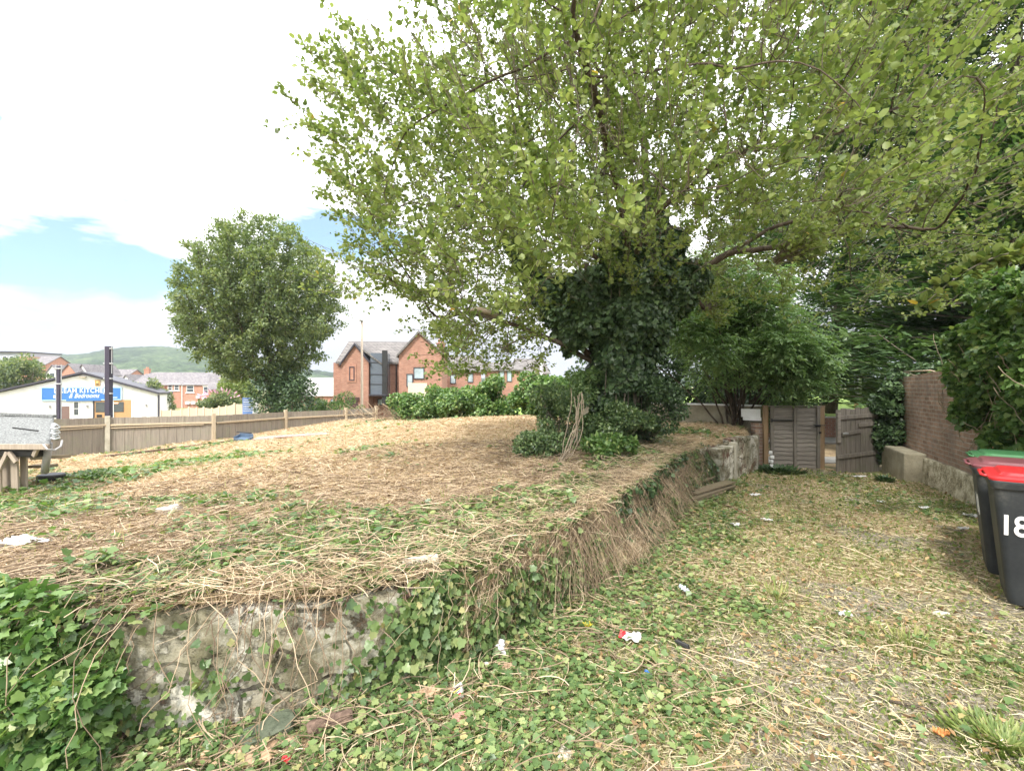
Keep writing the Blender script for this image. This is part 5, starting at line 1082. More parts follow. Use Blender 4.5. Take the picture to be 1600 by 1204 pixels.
# conifers
def conifer(lab, base, H, R0, lean, n, zlow, nb=220, T=T_SPRAY):
    base = np.array(base, float); t = thing('cypress_tree', lab, 'conifer', tuple(base), 0, 'tall conifers beyond the gate'); top_ = base + np.array([lean[0], lean[1], H])
    tr = np.linspace(0, 1, 20); TP = base + (top_ - base) * tr[:, None]; k = MB(); k.tube(TP[:-1], list(np.linspace(.32, .04, 19)), 10); under(t, k.build('trunk', M['bark'], None, 0, True))
    u = zlow / H + (1 - zlow / H) * rng.random(nb) ** 1.15; az_ = rng.uniform(0, 2 * math.pi, nb); Lb = R0 * (1 - (u - zlow / H) / (1 - zlow / H)) ** .5 * rng.uniform(.72, 1.05, nb) + .4
    t_ = np.linspace(0, 1, 10); d = np.stack([np.cos(az_), np.sin(az_), 0 * az_], -1); B = base + (top_ - base) * u[:, None]
    up = rng.uniform(.05, .45, nb); pts = B[:, None] + d[:, None] * (Lb[:, None] * t_[None])[..., None] + np.array([0, 0, 1]) * (Lb[:, None] * (up[:, None] * t_[None] ** 1.4 - .12 * t_[None]))[..., None]
    under(t, stalks('branches', M['twig'], pts, np.linspace(.05, .008, 10)[None].repeat(nb, 0)))
    # flat fans of fine sprays along each branch
    k = rng.choice(nb, n, p=Lb / Lb.sum()); s = rng.random(n) ** .6; q = s * 9; i = np.minimum(q.astype(int), 8); f = (q - i)[:, None]; C = pts[k, i] * (1 - f) + pts[k, i + 1] * f
    dk = d[k]; side = np.stack([-dk[:, 1], dk[:, 0], 0 * s], -1); wdt = .45 * (1.1 - s)[:, None] + .18
    Pp = C + side * rng.normal(size=(n, 1)) * wdt * 1.1 + [0, 0, 1] * rng.normal(size=(n, 1)) * .10 + dk * rng.normal(size=(n, 1)) * .1
    Pp[:, 2] -= .25 * ((Pp - C) ** 2).sum(1) 
    D = unit(dk + side * (np.sign(((Pp - C) * side).sum(1)) * .5)[:, None] + rng.normal(size=(n, 3)) * .2 + [0, 0, .22]); Nn = unit(rng.normal(size=(n, 3)) * .45 + [0, 0, 1])
    tone = np.clip(rng.random(nb)[k] * .4 + rng.random(n) * .3 + .3 * s, 0, 1)
    under(t, scatter('foliage', M['conifer'], Pp, D, Nn, .28 * rng.uniform(.6, 1.35, n), T, None, wid=.48, rnd=tone))
conifer('tall feathery conifer right of the gates, its dark underside hanging over the lawn', (13.2, 19.6, .35), 19, 6.2, (1.8, -.6), 75000, 1.9)
conifer('broad tall conifer filling the upper right corner behind the brick wall', (18.6, 17.0, .3), 24, 7.2, (-.5, 0), 90000, 1.6)
conifer('lower dark conifer behind the brick wall just above the wheelie bins', (12.6, 12.6, 0), 9.5, 4.2, (1.2, 0), 46000, 1.0)
# ivy on the right
def wallpt(t, z, off): return np.array([RB[0][0] + (RB[3] - RB[0])[0] * t, RB[0][1] + (RB[3] - RB[0])[1] * t, z]) + off
dw = unit((RB[3] - RB[0])[None].astype(float))[0]; nw_ = np.array([dw[1], -dw[0], 0]); nw_ = nw_ if nw_[0] < 0 else -nw_
Cn = []; rr = []
for i in range(110):
    t = rng.uniform(.37, .78); z = rng.uniform(.75, 2.75) if i % 3 else rng.uniform(1.6, 2.9); top_ = 2.0 + 1.0 * sstep(.34, .48, t); z = min(z, top_)
    lowz = np.interp(t, [.36, .42, .5, .8], [1.5, .95, .65, .6]); z = max(z, lowz); Cn.append(wallpt(t, z, nw_ * rng.uniform(-.45 if z > 1.9 else .02, .22 + .1 * (z > 1.5)))); rr.append(rng.uniform(.15, .33))
Cn = np.array(Cn); rr = np.array(rr); iw = thing('wall_ivy', 'big mass of bright ivy spilling over the brick wall above the wheelie bins', 'ivy', tuple(wallpt(.5, 0, 0)))
under(iw, leafmass('foliage', M['ivy_lush'], Cn, rr, 34000, .072, T_IVY, None, .4))
n = 60; t_ = np.linspace(0, 1, 10); s0 = np.array([wallpt(rng.uniform(.33, .7), rng.uniform(.4, 1.6), nw_ * rng.uniform(.05, .3)) for _ in range(n)]); dd_ = np.stack([rng.normal(size=n) * .25, rng.normal(size=n) * .25, rng.uniform(.2, .9, n)], -1)
under(iw, stalks('stems', M['pale_wood'], s0[:, None] + dd_[:, None] * t_[None, :, None] + np.cumsum(rng.normal(size=(n, 10, 3)) * .015, axis=1), .006))
ig = thing('gate_ivy', 'dark ivy column hanging over the end of the brick wall beside the open gate', 'ivy', (*at(1388, 602, 10.7)[:2], -.4)); Cn, rr = lumps(at(1389, 655, 10.6), (.24, .25, .95), 34, .17); c2_, r2_ = lumps(at(1440, 582, 10.4), (.9, .5, .16), 22, .17)
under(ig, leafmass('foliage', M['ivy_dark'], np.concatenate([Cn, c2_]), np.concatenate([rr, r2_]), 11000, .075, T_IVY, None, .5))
k = MB(); p = wallpt(.16, 1.78, 0); k.tube([p + [0, 0, 0], p + nw_ * .1 + [-.1, .1, .1], p + [.05, -.2, .12], p + [.1, -.4, .05]], .012, 6); under(ig, k.build('stem', M['pale_wood'], None, 0, True))
# bramble shoot reaching across in front of the wall ivy
p0 = at(1600, 300, 4.2)
for (a, b_, lab) in ((at(1660, 395, 4.6), at(1440, 480, 4.9), 'leafy shoot arching out over the open gate from the right edge'),):
    t = thing('arching_shoot', lab, 'shoot', tuple(a)); tt2 = np.linspace(0, 1, 24); L_ = a + (b_ - a) * tt2[:, None] + np.array([0, 0, 1]) * (np.sin(tt2 * 3.1) * .22)[:, None]
    k = MB(); k.tube(L_, list(np.linspace(.011, .004, 24)), 6); under(t, k.build('stem', M['twig'], None, 0, True))
    C = L_[rng.integers(2, 24, 60)]; n = 60 * 5; C = np.repeat(C, 5, 0); dv = rsph(n); under(t, scatter('foliage', M['apple_leaf'], C + dv * .05, unit(dv + [0, 0, .2]), unit(rng.normal(size=(n, 3)) * .4 + [0, 0, 1]), .10 * rng.uniform(.6, 1.2, n), T_ROUND, None))
# ================================================================= ground cover
def polar(n, r0, r1, a0=-56, a1=56, pw=1.0):
    """positions around the camera, thinner with distance (density falls off as 1/r^2)"""
    u = rng.random(n); r = r0 * (r1 / r0) ** (u ** pw); a = np.radians(rng.uniform(a0, a1, n)); return r * np.sin(a), r * np.cos(a), r
def fnorm(fn, x, y, e=.05):
    zx = (fn(x + e, y) - fn(x - e, y)) / (2 * e); zy = (fn(x, y + e) - fn(x, y - e)) / (2 * e); return unit(np.stack([-zx, -zy, np.ones_like(zx)], -1))
def flatdir(n, tilt=.25):
    a = rng.uniform(0, 2 * np.pi, n); return unit(np.stack([np.cos(a), np.sin(a), rng.normal(size=n) * tilt + tilt * .6], -1))
def straws(name, mat, x, y, z, L, rad, up=.2, curl=.35, m=5, lift=.01, lab=None):
    n = len(x); a = rng.uniform(0, 2 * np.pi, n); d = unit(np.stack([np.cos(a), np.sin(a), np.abs(rng.normal(size=n)) * up], -1)); sd = np.stack([-np.sin(a), np.cos(a), 0 * a], -1)
    t = np.linspace(-.5, .5, m); P0 = np.stack([x, y, z + lift * rng.random(n)], -1); c = rng.normal(size=(n, 1)) * curl
    P = P0[:, None] + d[:, None] * (L[:, None] * (t + .3 * up)[None])[..., None] + sd[:, None] * ((L[:, None] * c) * (t ** 2 - .1)[None] * 2)[..., None]
    P[..., 2] += (L * .35 * up)[:, None] * (1 - (2 * t) ** 2)[None] * rng.random((n, 1))
    return tag(stalks(name, mat, P, rad, tri=False), kind='stuff')
# ---- raised plot: mown straw, dead vines, ivy patches
x, y, r = polar(400000, 2.2, 26, -54, 30, .8); k = inpoly(x, y, FPOLY); x, y, r = x[k], y[k], r[k]; z = fz(x, y); print('field straw', len(x))
G = green_field(x, y); keep = rng.random(len(x)) < (1 - .45 * G); x, y, z, r = x[keep], y[keep], z[keep], r[keep]
straws('dry_grass', M['hay'], x, y, z, rng.uniform(.035, .11, len(x)) * (1 + r * .07), .0009 + .00024 * r, .25, .5, 4, .03)
x, y, r = polar(16000, 2.2, 9, -54, 30); k = inpoly(x, y, FPOLY); x, y, r = x[k], y[k], r[k]
straws('dead_vine_litter', M['vine'], x, y, fz(x, y) + .015, rng.uniform(.10, .42, len(x)), .0012 + .0003 * r, .25, .6, 7, .05)
x, y, r = polar(60000, 2.3, 22, -54, 30, .8); k = inpoly(x, y, FPOLY) & (rng.random(len(x)) < green_field(x, y) ** 1.3); x, y, r = x[k], y[k], r[k]; z = fz(x, y); n = len(x); print('field leaves', n)
scatter('ivy_patches', M['ivy_lush'], np.stack([x, y, z + rng.uniform(.01, .07, n)], -1), flatdir(n), unit(fnorm(fz, x, y) + rng.normal(size=(n, 3)) * .35), (.042 + .004 * r) * rng.uniform(.5, 1.3, n), T_IVY); tag(COL.objects[-1], kind='stuff')
x, y, r = polar(40000, 2.3, 24, -54, 30, .8); k = inpoly(x, y, FPOLY) & (rng.random(len(x)) < .12 + .75 * green_field(x, y)); x, y, r = x[k], y[k], r[k]; n = len(x)
D = unit(rng.normal(size=(n, 3)) * .6 + [0, 0, .8]); scatter('plot_grass', M['grass'], np.stack([x, y, fz(x, y) - .01], -1), D, unit(rsph(n)), rng.uniform(.05, .13, n) * (1 + .05 * r), T_BLADE); tag(COL.objects[-1], kind='stuff')
x, y, r = polar(7000, 2.3, 20, -54, 30, .8); k = inpoly(x, y, FPOLY); x, y, r = x[k], y[k], r[k]; n = len(x)
scatter('fallen_leaves', M['dry_leaf'], np.stack([x, y, fz(x, y) + rng.uniform(.0, .04, n)], -1), flatdir(n, .4), unit(rng.normal(size=(n, 3)) * .5 + [0, 0, 1]), (.035 + .003 * r) * rng.uniform(.5, 1.3, n), T_LEAF); tag(COL.objects[-1], kind='stuff')
# heap line of torn vines along the crest and hanging down the wall
def onwall(n, s0, s1, pw=1.0):
    i = s0 + (s1 - s0) * rng.random(n) ** pw; i0 = np.clip(i.astype(int), 0, len(WALLS) - 2); f = (i - i0)[:, None]; p = WALLS[i0] * (1 - f) + WALLS[i0 + 1] * f; return p, WN[i0], WT[i0], i
iA = int(np.argmin(abs(WALLS[:, 0] + .9))); iB = int(np.argmin(abs(WALLS[:, 1] - 8.9))); iL = int(np.argmin(abs(WALLS[:, 0] + 1.75)))
def bankoff(i, v):      # how far the overgrown face leans out; v = 0 at the crest, 1 at the foot
    s = i * .055; on = sstep(iA + 15, iA + 60, i); return on * (-.10 + (.30 + .35 * (fbm(vn2, s * .9, s * 0 + 3, 2) - .5)) * np.clip(v, 0, 1.1) ** 1.2 + .26 * (fbm(vn, s * 1.6, v * 2.4 + 5, 3) - .5))
def hang(n, s0, s1, Lmin, Lmax, m=12, offm=.07):
    p, nr, tg, i = onwall(n, s0, s1); zt = fz(p[:, 0], p[:, 1]); L = rng.uniform(Lmin, Lmax, n); t = np.linspace(0, 1, m); s = t[None] * L[:, None]
    back = rng.uniform(.05, .45, n)                # where the strand starts, behind the crest
    go = np.clip((s - back[:, None]), 0, None)      # length past the crest
    outw = np.where(s < back[:, None], s - back[:, None], 0) + offm * (1 - np.exp(-go * 9)) * (1 + 2.2 * rng.random((n, 1))) + go * rng.normal(size=(n, 1)) * .06
    hump = .05 * np.sin(np.clip(s / (2 * back[:, None]), 0, 1) * np.pi) * rng.random((n, 1)) * 2.2
    zz = zt[:, None] + .02 + hump - go * .93
    lat = np.cumsum(rng.normal(size=(n, m)) * .024, axis=1) + t[None] * rng.normal(size=(n, 1)) * .26
    hgt_ = np.maximum(zt - gz(p[:, 0], p[:, 1]), .2); outw = outw + bankoff(i[:, None], go / hgt_[:, None])
    X = p[:, None, 0] + nr[:, None, 0] * outw + tg[:, None, 0] * lat; Y = p[:, None, 1] + nr[:, None, 1] * outw + tg[:, None, 1] * lat
    zz = np.maximum(zz, gz(X, Y) + .012); return np.stack([X, Y, zz], -1)
tag(stalks('hanging_vines', M['vine'], np.concatenate([hang(1500, iA + 26, iB, .3, 1.1), hang(40, iL, iA + 30, .12, .5), hang(900, iA + 10, iB, .15, .6), hang(12, iL + 8, iA + 10, .4, 1.0)]), rng.uniform(.0009, .0026, 2452)), kind='stuff')
n = 3400; p, nr, tg, i = onwall(n, iL, iB); off = -np.abs(rng.normal(size=n)) * .28 + .08; x = p[:, 0] + nr[:, 0] * off; y = p[:, 1] + nr[:, 1] * off
straws('vine_heap', M['hay'], x, y, np.maximum(fz(x, y), .1) + rng.uniform(0, .10, n), rng.uniform(.06, .32, n), rng.uniform(.0009, .0018, n), .3, .9, 9, .05)
# overgrown earth face over the far two thirds of the wall
ii = np.arange(iA + 18, iB - 2); vv = np.linspace(0, 1, 26); II, VV = np.meshgrid(ii, vv, indexing='ij'); W_ = WALLS[ii]; zt = fz(W_[:, 0], W_[:, 1]) + .01; zb = gz(W_[:, 0], W_[:, 1]) - .12
oo = bankoff(II.astype(float), VV) + .03 + .07 * (fbm(vn3, II * .25, VV * 5, 4) - .5) - .16 * (1 - sstep(0, .12, VV)); XX = W_[:, None, 0] + WN[ii][:, None, 0] * oo; YY = W_[:, None, 1] + WN[ii][:, None, 1] * oo; ZZ = zt[:, None] + (zb - zt)[:, None] * VV - .03 * (1 - sstep(0, .15, VV))
tag(grid_mesh('bank', XX, YY, ZZ, {'green': .35 + 0 * XX, 'gravel': 0 * XX}, M['bank'], flip=False), kind='structure')
# short green trailing leaves on the wall face
def wallleaves(n, s0, s1, zlo, zhi, mat, size, nm, thick=.08, dens=None, T=T_IVY, dr=.7):
    p, nr, tg, i = onwall(n, s0, s1); onw_i = i; v = rng.random(n); zt = fz(p[:, 0], p[:, 1]) + .03; zt_all = zt; zb = gz(p[:, 0], p[:, 1]); z = zb + (zt - zb) * (zlo + (zhi - zlo) * v)
    if dens is not None: k = rng.random(n) < dens(i * .055, z); p, nr, tg, z = p[k], nr[k], tg[k], z[k]; n = len(z)
    i_ = (onw_i[k] if dens is not None else onw_i); o_ = .045 + thick * rng.random(n) ** 1.5 + bankoff(i_, (zt_all[k] - z if dens is not None else zt_all - z) / .7); P = np.stack([p[:, 0] + nr[:, 0] * o_, p[:, 1] + nr[:, 1] * o_, z], -1); n3 = np.concatenate([nr, np.zeros((n, 1))], 1)
    o = scatter(nm, mat, P, unit(rng.normal(size=(n, 3)) * .5 + [0, 0, -dr]), unit(n3 + rng.normal(size=(n, 3)) * .4 + [0, 0, .4]), size * rng.uniform(.5, 1.3, n), T); return tag(o, kind='stuff')
wallleaves(20000, iA, iB, 0, 1, M['ivy'], .05, 'wall_creeper', .12, lambda s, z: np.clip((fbm(vn, s * 1.3, z * 3, 3) - .43) * 5, 0.10, 1))
wallleaves(7500, iL - 6, iA + 25, 0, 1, M['ivy'], .042, 'wall_creeper', .06, lambda s, z: np.clip((fbm(vn2, s * 1.8, z * 3, 3) - .50) * 5, 0.04, 1))
wallleaves(10000, iA + 55, iB, 0, .55, M['ivy'], .05, 'foot_creeper', .12, lambda s, z: np.clip((fbm(vn2, s * 1.1, z * 2.5, 3) - .36) * 5, 0.1, 1))
wallleaves(9000, iB - 75, iB + 8, .0, 1, M['ivy_dark'], .06, 'bank_ivy', .16, lambda s, z: np.clip((fbm(vn3, s * 1.3, z * 3, 3) - .42) * 5, 0.1, 1))
# chaotic straw and stems caught on the overgrown face
n = 15000; i = rng.uniform(iA + 10, iB, n); v_ = rng.random(n); i0 = i.astype(int); bo = bankoff(i, v_) + .06 + .05 * rng.random(n); p = WALLS[i0] + WN[i0] * bo[:, None]; zt = fz(p[:, 0], p[:, 1]); q_ = fz(WALLS[i0][:, 0], WALLS[i0][:, 1]); zb = gz(p[:, 0], p[:, 1])
C0 = np.stack([p[:, 0], p[:, 1], q_ + (zb - q_) * v_], -1); Tg = np.concatenate([WT[i0], np.zeros((n, 1))], 1); dv = unit(Tg * rng.normal(size=(n, 1)) * .8 + np.array([0, 0, -1.0]) + rng.normal(size=(n, 3)) * .35); Ls = rng.uniform(.06, .38, n); tt3 = np.linspace(-.5, .5, 7)
tag(stalks('face_straw', M['hay'], C0[:, None] + dv[:, None] * (Ls[:, None] * tt3[None])[..., None] + Tg[:, None] * (Ls * rng.normal(size=n) * .5)[:, None, None] * (tt3 ** 2)[None, :, None], rng.uniform(.0008, .0018, n), tri=False), kind='stuff')
# clumps of leaf and straw piled on the crest so it never runs straight
n = 9000; p, nr, tg, i = onwall(n, iL - 10, iB); off = -rng.random(n) * .75 + .10; x = p[:, 0] + nr[:, 0] * off; y = p[:, 1] + nr[:, 1] * off; k = rng.random(n) < np.clip((fbm(vn, x * 1.7 + 3, y * 1.7, 3) - .44) * 5, .05, 1); x, y = x[k], y[k]; n = len(x)
scatter('crest_leaves', M['ivy'], np.stack([x, y, fz(x, y) + .02 + .12 * np.clip(fbm(vn, x * 1.7 + 3, y * 1.7, 3) - .4, 0, 1) * 2 * rng.random(n)], -1), flatdir(n, .35), unit(rng.normal(size=(n, 3)) * .45 + [0, 0, 1]), .052 * rng.uniform(.5, 1.3, n), T_IVY); tag(COL.objects[-1], kind='stuff')
# the ivy bank at the left foreground
ivb = thing('ivy_bank', 'dense bright ivy tumbling over the left end of the retaining wall in the near corner', 'ivy', (-2.6, 2.1, 0))
Cn = []; rr = []
for i in range(150):
    xx = rng.uniform(-3.4, -1.8); s_ = (xx + 3.4) / 1.8; zt = .57 + .05 * rng.random() - .2 * sstep(-2.3, -1.8, xx); z = rng.uniform(-.05, zt)
    if xx > -2.05 and z > .25 and rng.random() < .7: continue
    Cn.append((xx, 2.10 + .12 * (xx + 2.5) - .28 * (1 - z / .6) * rng.uniform(.3, 1) + (.25 * rng.random() if z > .5 else 0), z)); rr.append(rng.uniform(.06, .15))
under(ivb, leafmass('foliage', M['ivy_lush'], np.array(Cn), np.array(rr), 26000, .046, T_IVY, None, .5)); n = 260; p, nr, tg, i = onwall(n, 20, iL + 10)
under(ivb, stalks('stems', M['vine'], hang(110, 25, iL + 14, .4, 1.2, offm=.12), .0022))
# ---- the drive
x, y, r = polar(150000, 1.7, 13, -56, 48, .9); k = inpd(x, y); x, y, r = x[k], y[k], r[k]; n = len(x); gd = green_drive(x, y); gv = gravel_zone(x, y); z = gz(x, y); wd = walldist(x, y); print('drive', n)
k = rng.random(n) < np.clip((.10 + .9 * gd) * (1 - .85 * gv) + .5 * np.exp(-(wd / .5) ** 2), 0, 1) * .58 * (.35 + .65 * np.exp(-(wd / 1.5) ** 2)); q = k.sum()
scatter('ground_ivy', M['ivy'], np.stack([x[k], y[k], z[k] + rng.uniform(.005, .05, q)], -1), flatdir(q), unit(rng.normal(size=(q, 3)) * .4 + [0, 0, 1]), (.027 + .0028 * r[k]) * rng.uniform(.5, 1.4, q), T_IVY); tag(COL.objects[-1], kind='stuff')
x, y, r = polar(190000, 1.7, 13, -56, 48, .9); k = inpd(x, y); x, y, r = x[k], y[k], r[k]; n = len(x); gd = green_drive(x, y); gv = gravel_zone(x, y)
k = rng.random(n) < (.45 + .5 * gd) * (1 - .5 * gv); q = k.sum(); D = unit(rng.normal(size=(q, 3)) * .75 + [0, 0, .6])
scatter('short_weeds', M['weed'], np.stack([x[k], y[k], gz(x[k], y[k]) + .004], -1), D, unit(rsph(q) + [0, 0, .6]), (.016 + .0024 * r[k]) * rng.uniform(.5, 1.5, q), T_LEAF); tag(COL.objects[-1], kind='stuff')
x, y, r = polar(120000, 1.7, 13, -56, 48, .9); k = inpd(x, y) & (rng.random(len(x)) > .6 * gravel_zone(x, y)); x, y, r = x[k], y[k], r[k]; z = gz(x, y)
straws('straw_litter', M['drive_straw'], x, y, z, rng.uniform(.02, .10, len(x)) * (1 + r * .05), .0008 + .00034 * r, .18, .5, 4, .025)
x, y, r = polar(4500, 1.7, 7, -56, 40); k = inpd(x, y) & (rng.random(len(x)) < .15 + .85 * np.exp(-walldist(x, y) ** 2 / .5)); x, y, r = x[k], y[k], r[k]
straws('stem_litter', M['vine'], x, y, gz(x, y) + .01, rng.uniform(.12, .5, len(x)), .0015 + .0003 * r, .2, .6, 7, .04)
x, y, r = polar(11000, 1.7, 12, -56, 46); k = inpd(x, y); x, y, r = x[k], y[k], r[k]; n = len(x)
scatter('leaf_litter', M['dry_leaf'], np.stack([x, y, gz(x, y) + rng.uniform(.0, .03, n)], -1), flatdir(n, .3), unit(rng.normal(size=(n, 3)) * .45 + [0, 0, 1]), (.026 + .0028 * r) * rng.uniform(.5, 1.5, n), T_LEAF); tag(COL.objects[-1], kind='stuff')
x, y, r = polar(190000, 1.7, 12, -50, 48, .9); k = inpd(x, y) & (rng.random(len(x)) < (.30 + .55 * np.clip(green_drive(x + 3, y), 0, 1)) * (1 - .6 * gravel_zone(x, y)) * sstep(-1.5, 1.0, x)); x, y, r = x[k], y[k], r[k]; n = len(x)
scatter('drive_grass', M['grass'], np.stack([x, y, gz(x, y) - .005], -1), unit(rng.normal(size=(n, 3)) * .65 + [0, 0, .75]), unit(rsph(n)), rng.uniform(.02, .065, n) * (1 + .08 * r), T_BLADE); tag(COL.objects[-1], kind='stuff')
# gravel
bm = bmesh.new(); bmesh.ops.create_icosphere(bm, subdivisions=1, radius=1); IV = np.array([v.co[:] for v in bm.verts]); IF = np.array([[v.index for v in f.verts] for f in bm.faces]); bm.free()
x, y, r = polar(50000, 1.7, 9, -45, 48); k = inpd(x, y) & (rng.random(len(x)) < .04 + .8 * gravel_zone(x, y)); x, y, r = x[k], y[k], r[k]; n = len(x); print('gravel', n)
sz = rng.uniform(.004, .0105, n) * (1 + .06 * r); sc_ = sz[:, None, None] * rng.uniform(.55, 1.25, (n, 1, 3)) * np.array([1, 1, .6]); a = rng.uniform(0, 6.28, n); V = IV[None] * sc_ * rng.uniform(.85, 1.15, (n, 12, 1)); ca, sa = np.cos(a)[:, None], np.sin(a)[:, None]
V = np.stack([V[..., 0] * ca - V[..., 1] * sa, V[..., 0] * sa + V[..., 1] * ca, V[..., 2]], -1) + np.stack([x, y, gz(x, y) + sz * .2], -1)[:, None]
me = np_mesh('gravel', V.reshape(-1, 3), (np.arange(n)[:, None] * 12 + IF.ravel()[None]).ravel(), np.full(n * len(IF), 3), {'rnd': np.repeat(rng.random(n), 12)}); tag(link_mesh('gravel', me, M['pebble']), kind='stuff')
# tufts: fern-like weed bottom right, weeds along the wall foot and posts
def tuft(name, lab, c, n, L, mat, spread=.08, cat='weed', T=T_BLADE, w_=1.6):
    c = np.array(c, float); a = rng.uniform(0, 6.28, n); D = unit(np.stack([np.cos(a) * .8, np.sin(a) * .8, rng.uniform(.3, 1.3, n)], -1)); P = c + np.stack([np.cos(a), np.sin(a), 0 * a], -1) * spread * rng.random((n, 1))
    t = thing(name, lab, cat, tuple(c)); under(t, scatter('leaves', mat, P, D, unit(np.cross(D, np.stack([-np.sin(a), np.cos(a), 0 * a], -1)) + rng.normal(size=(n, 3)) * .2), L * rng.uniform(.5, 1.2, n), T, None, wid=w_)); return t
def gp_(px_, py_):   # where the sight line through a pixel meets the drive
    d = 3.0
    for _ in range(30): x_ = (px_ - 800) / FPX * d; z_ = float(gz(x_, d)); d = (CAMZ - z_) * FPX / (py_ - 602)
    return np.array([(px_ - 800) / FPX * d, d, z_])
def fp_(px_, py_, d0=3.0):
    best = None
    for d in np.arange(1.8, 26, .02):
        x_ = (px_ - 800) / FPX * d; zr = CAMZ - (py_ - 602) / FPX * d
        if inpoly(np.array([x_]), np.array([d]), FPOLY)[0] and zr < fz(np.array([x_]), np.array([d]))[0]: return np.array([x_, d, zr])
    return at(px_, py_, d0)
tuft('grass_tuft', 'bright green feathery tuft in the bottom right corner of the drive', gp_(1572, 1168), 900, .06, M['weed'], .22, 'grass tuft', T_LEAF, .4)
tuft('grass_tuft', 'pale grass tuft growing where the drive turns to gravel, below the wheelie bins', gp_(1420, 1010), 160, .10, M['grass'], .22, 'grass tuft')
tuft('grass_tuft', 'loose grass tuft in the middle of the drive near a brown stick', gp_(1215, 935), 130, .09, M['grass'], .26, 'grass tuft')
tuft('fallen_spray', 'cut leafy spray lying on the drive under the hanging vines', gp_(985, 862) + [0, 0, .03], 260, .085, M['ivy_lush'], .2, 'cuttings', T_LEAF, 1.0)
tuft('weed_clump', 'leafy weeds at the foot of the wooden gate', gp_(1215, 738), 420, .17, M['ivy_dark'], .5, 'weeds', T_LEAF, .8)
tuft('weed_clump', 'weeds growing at the corner of the concrete block by the ledged gate', gp_(1382, 752), 160, .14, M['ivy_dark'], .12, 'weeds', T_LEAF, .8)
for px_, py_, n, L in ((105, 765, 500, .09), (60, 790, 500, .085), (140, 745, 420, .10)):
    p = fp_(px_, py_, 6); tuft('weed_clump', {105: 'grey green weeds beside the shed corner', 60: 'green weeds in front of the shed boards', 140: 'weeds on the slope between the shed and the timber fence'}[px_], p, n, L, M['holly'], .45, 'weeds', T_LEAF, .8)
# ================================================================= litter and loose things
def crumple(name, lab, c, sx, sy, amp, mat, rz=0, tilt=0, cat='litter', n=20, marks=None):
    u, v = np.meshgrid(np.linspace(-.5, .5, n), np.linspace(-.5, .5, n), indexing='ij'); s_ = rng.random() * 50
    z = amp * (2.0 * np.abs(vn(u * 3.5 + s_, v * 3.5) - .5) + .5 * (vn2(u * 8 + s_, v * 8) - .5) + .5 * np.abs(u)); x = (u + .08 * (vn3(u * 4 + s_, v * 4) - .5) * 2) * sx; y = (v + .12 * (vn(v * 4 + s_, u * 4) - .5) * 2) * sy
    V = np.stack([x, y, z], -1).reshape(-1, 3); idx = np.arange(n * n).reshape(n, n); q = np.stack([idx[:-1, :-1], idx[1:, :-1], idx[1:, 1:], idx[:-1, 1:]], -1).reshape(-1, 4)
    if marks is None: o = link_mesh(name, np_mesh(name, V, q.ravel(), [4] * len(q)), mat); root = o; m = o.modifiers.new('thick', 'SOLIDIFY'); m.thickness = .003
    else:
        root = thing(name, lab, cat, (0, 0, 0)); k = marks(u[:-1, :-1].ravel(), v[:-1, :-1].ravel())
        for nm, mt, sel in (('sheet', mat, ~k), ('printed_end', M['red_print'], k)):
            oo = link_mesh(nm, np_mesh(nm, V, q[sel].ravel(), [4] * int(sel.sum())), mt, root); m = oo.modifiers.new('thick', 'SOLIDIFY'); m.thickness = .002
    root.location = (float(c[0]), float(c[1]), float(c[2]) + .02 + amp * .3); root.rotation_euler = (tilt, 0, rz); return tag(root, lab, cat)
crumple('torn_wrapper', 'white printed wrapper with a red end lying in ivy in the middle foreground', gp_(985, 1004), .135, .075, .035, M['paper'], R(-25), R(12), marks=lambda u, v: u < -.32)
crumple('crumpled_paper', 'crumpled white paper standing up near the foot of the pale wall', gp_(782, 1024), .075, .10, .05, M['paper'], R(70), R(55))
crumple('paper_scrap', 'small white paper scrap left of the crumpled paper', gp_(757, 1047), .045, .03, .02, M['paper'], R(10))
crumple('paper_scrap', 'thin white scrap in the grass right of centre on the drive', gp_(1320, 965), .09, .05, .02, M['paper'], R(-20), R(8))
crumple('paper_scrap', 'white scrap near the tangled bank, right of the plank pile', gp_(1150, 824), .10, .07, .03, M['paper'], R(15))
crumple('paper_scrap', 'small white scrap below and right of the plank pile', gp_(1198, 815), .14, .05, .02, M['paper'], R(-35))
crumple('paper_scrap', 'whitish litter lying on the drive just before the plank pile', gp_(1180, 776), .17, .08, .03, M['paper'], R(5))
crumple('paper_scrap', 'flat white scrap in front of the ledged gate', gp_(1343, 746), .30, .12, .02, M['paper'], R(5))
crumple('paper_scrap', 'pale scrap beside the foot of the brick wall, nearest the concrete block', gp_(1445, 796), .14, .06, .02, M['paper'], R(5))
crumple('paper_scrap', 'larger pale scrap just left of the middle wheelie bin', gp_(1518, 809), .16, .09, .03, M['paper'], R(-5))
crumple('paper_scrap', 'white litter on the drive left of the middle bin, below the larger scrap', gp_(1505, 830), .13, .06, .03, M['paper'], R(15))
crumple('paper_scrap', 'white fleck of litter in the middle of the drive, left of the brick wall foot', gp_(1376, 786), .1, .06, .02, M['paper'], R(0))
crumple('plastic_bag', 'clear grey plastic wrapper standing in the ivy above the red ended wrapper', gp_(1068, 930), .05, .10, .05, flat_mat('clear_plastic', (.5, .55, .6), .25), R(80), R(40))
crumple('carrier_bag', 'white bag lying on the raised plot at the left edge', fp_(34, 861), .27, .13, .06, M['paper'], R(-4), 0)
crumple('yellow_leaf', 'bright yellow crumpled leaf left of the red ended wrapper', gp_(918, 984), .05, .05, .03, flat_mat('yellow', (.62, .45, .02), .6), R(30), cat='leaf')
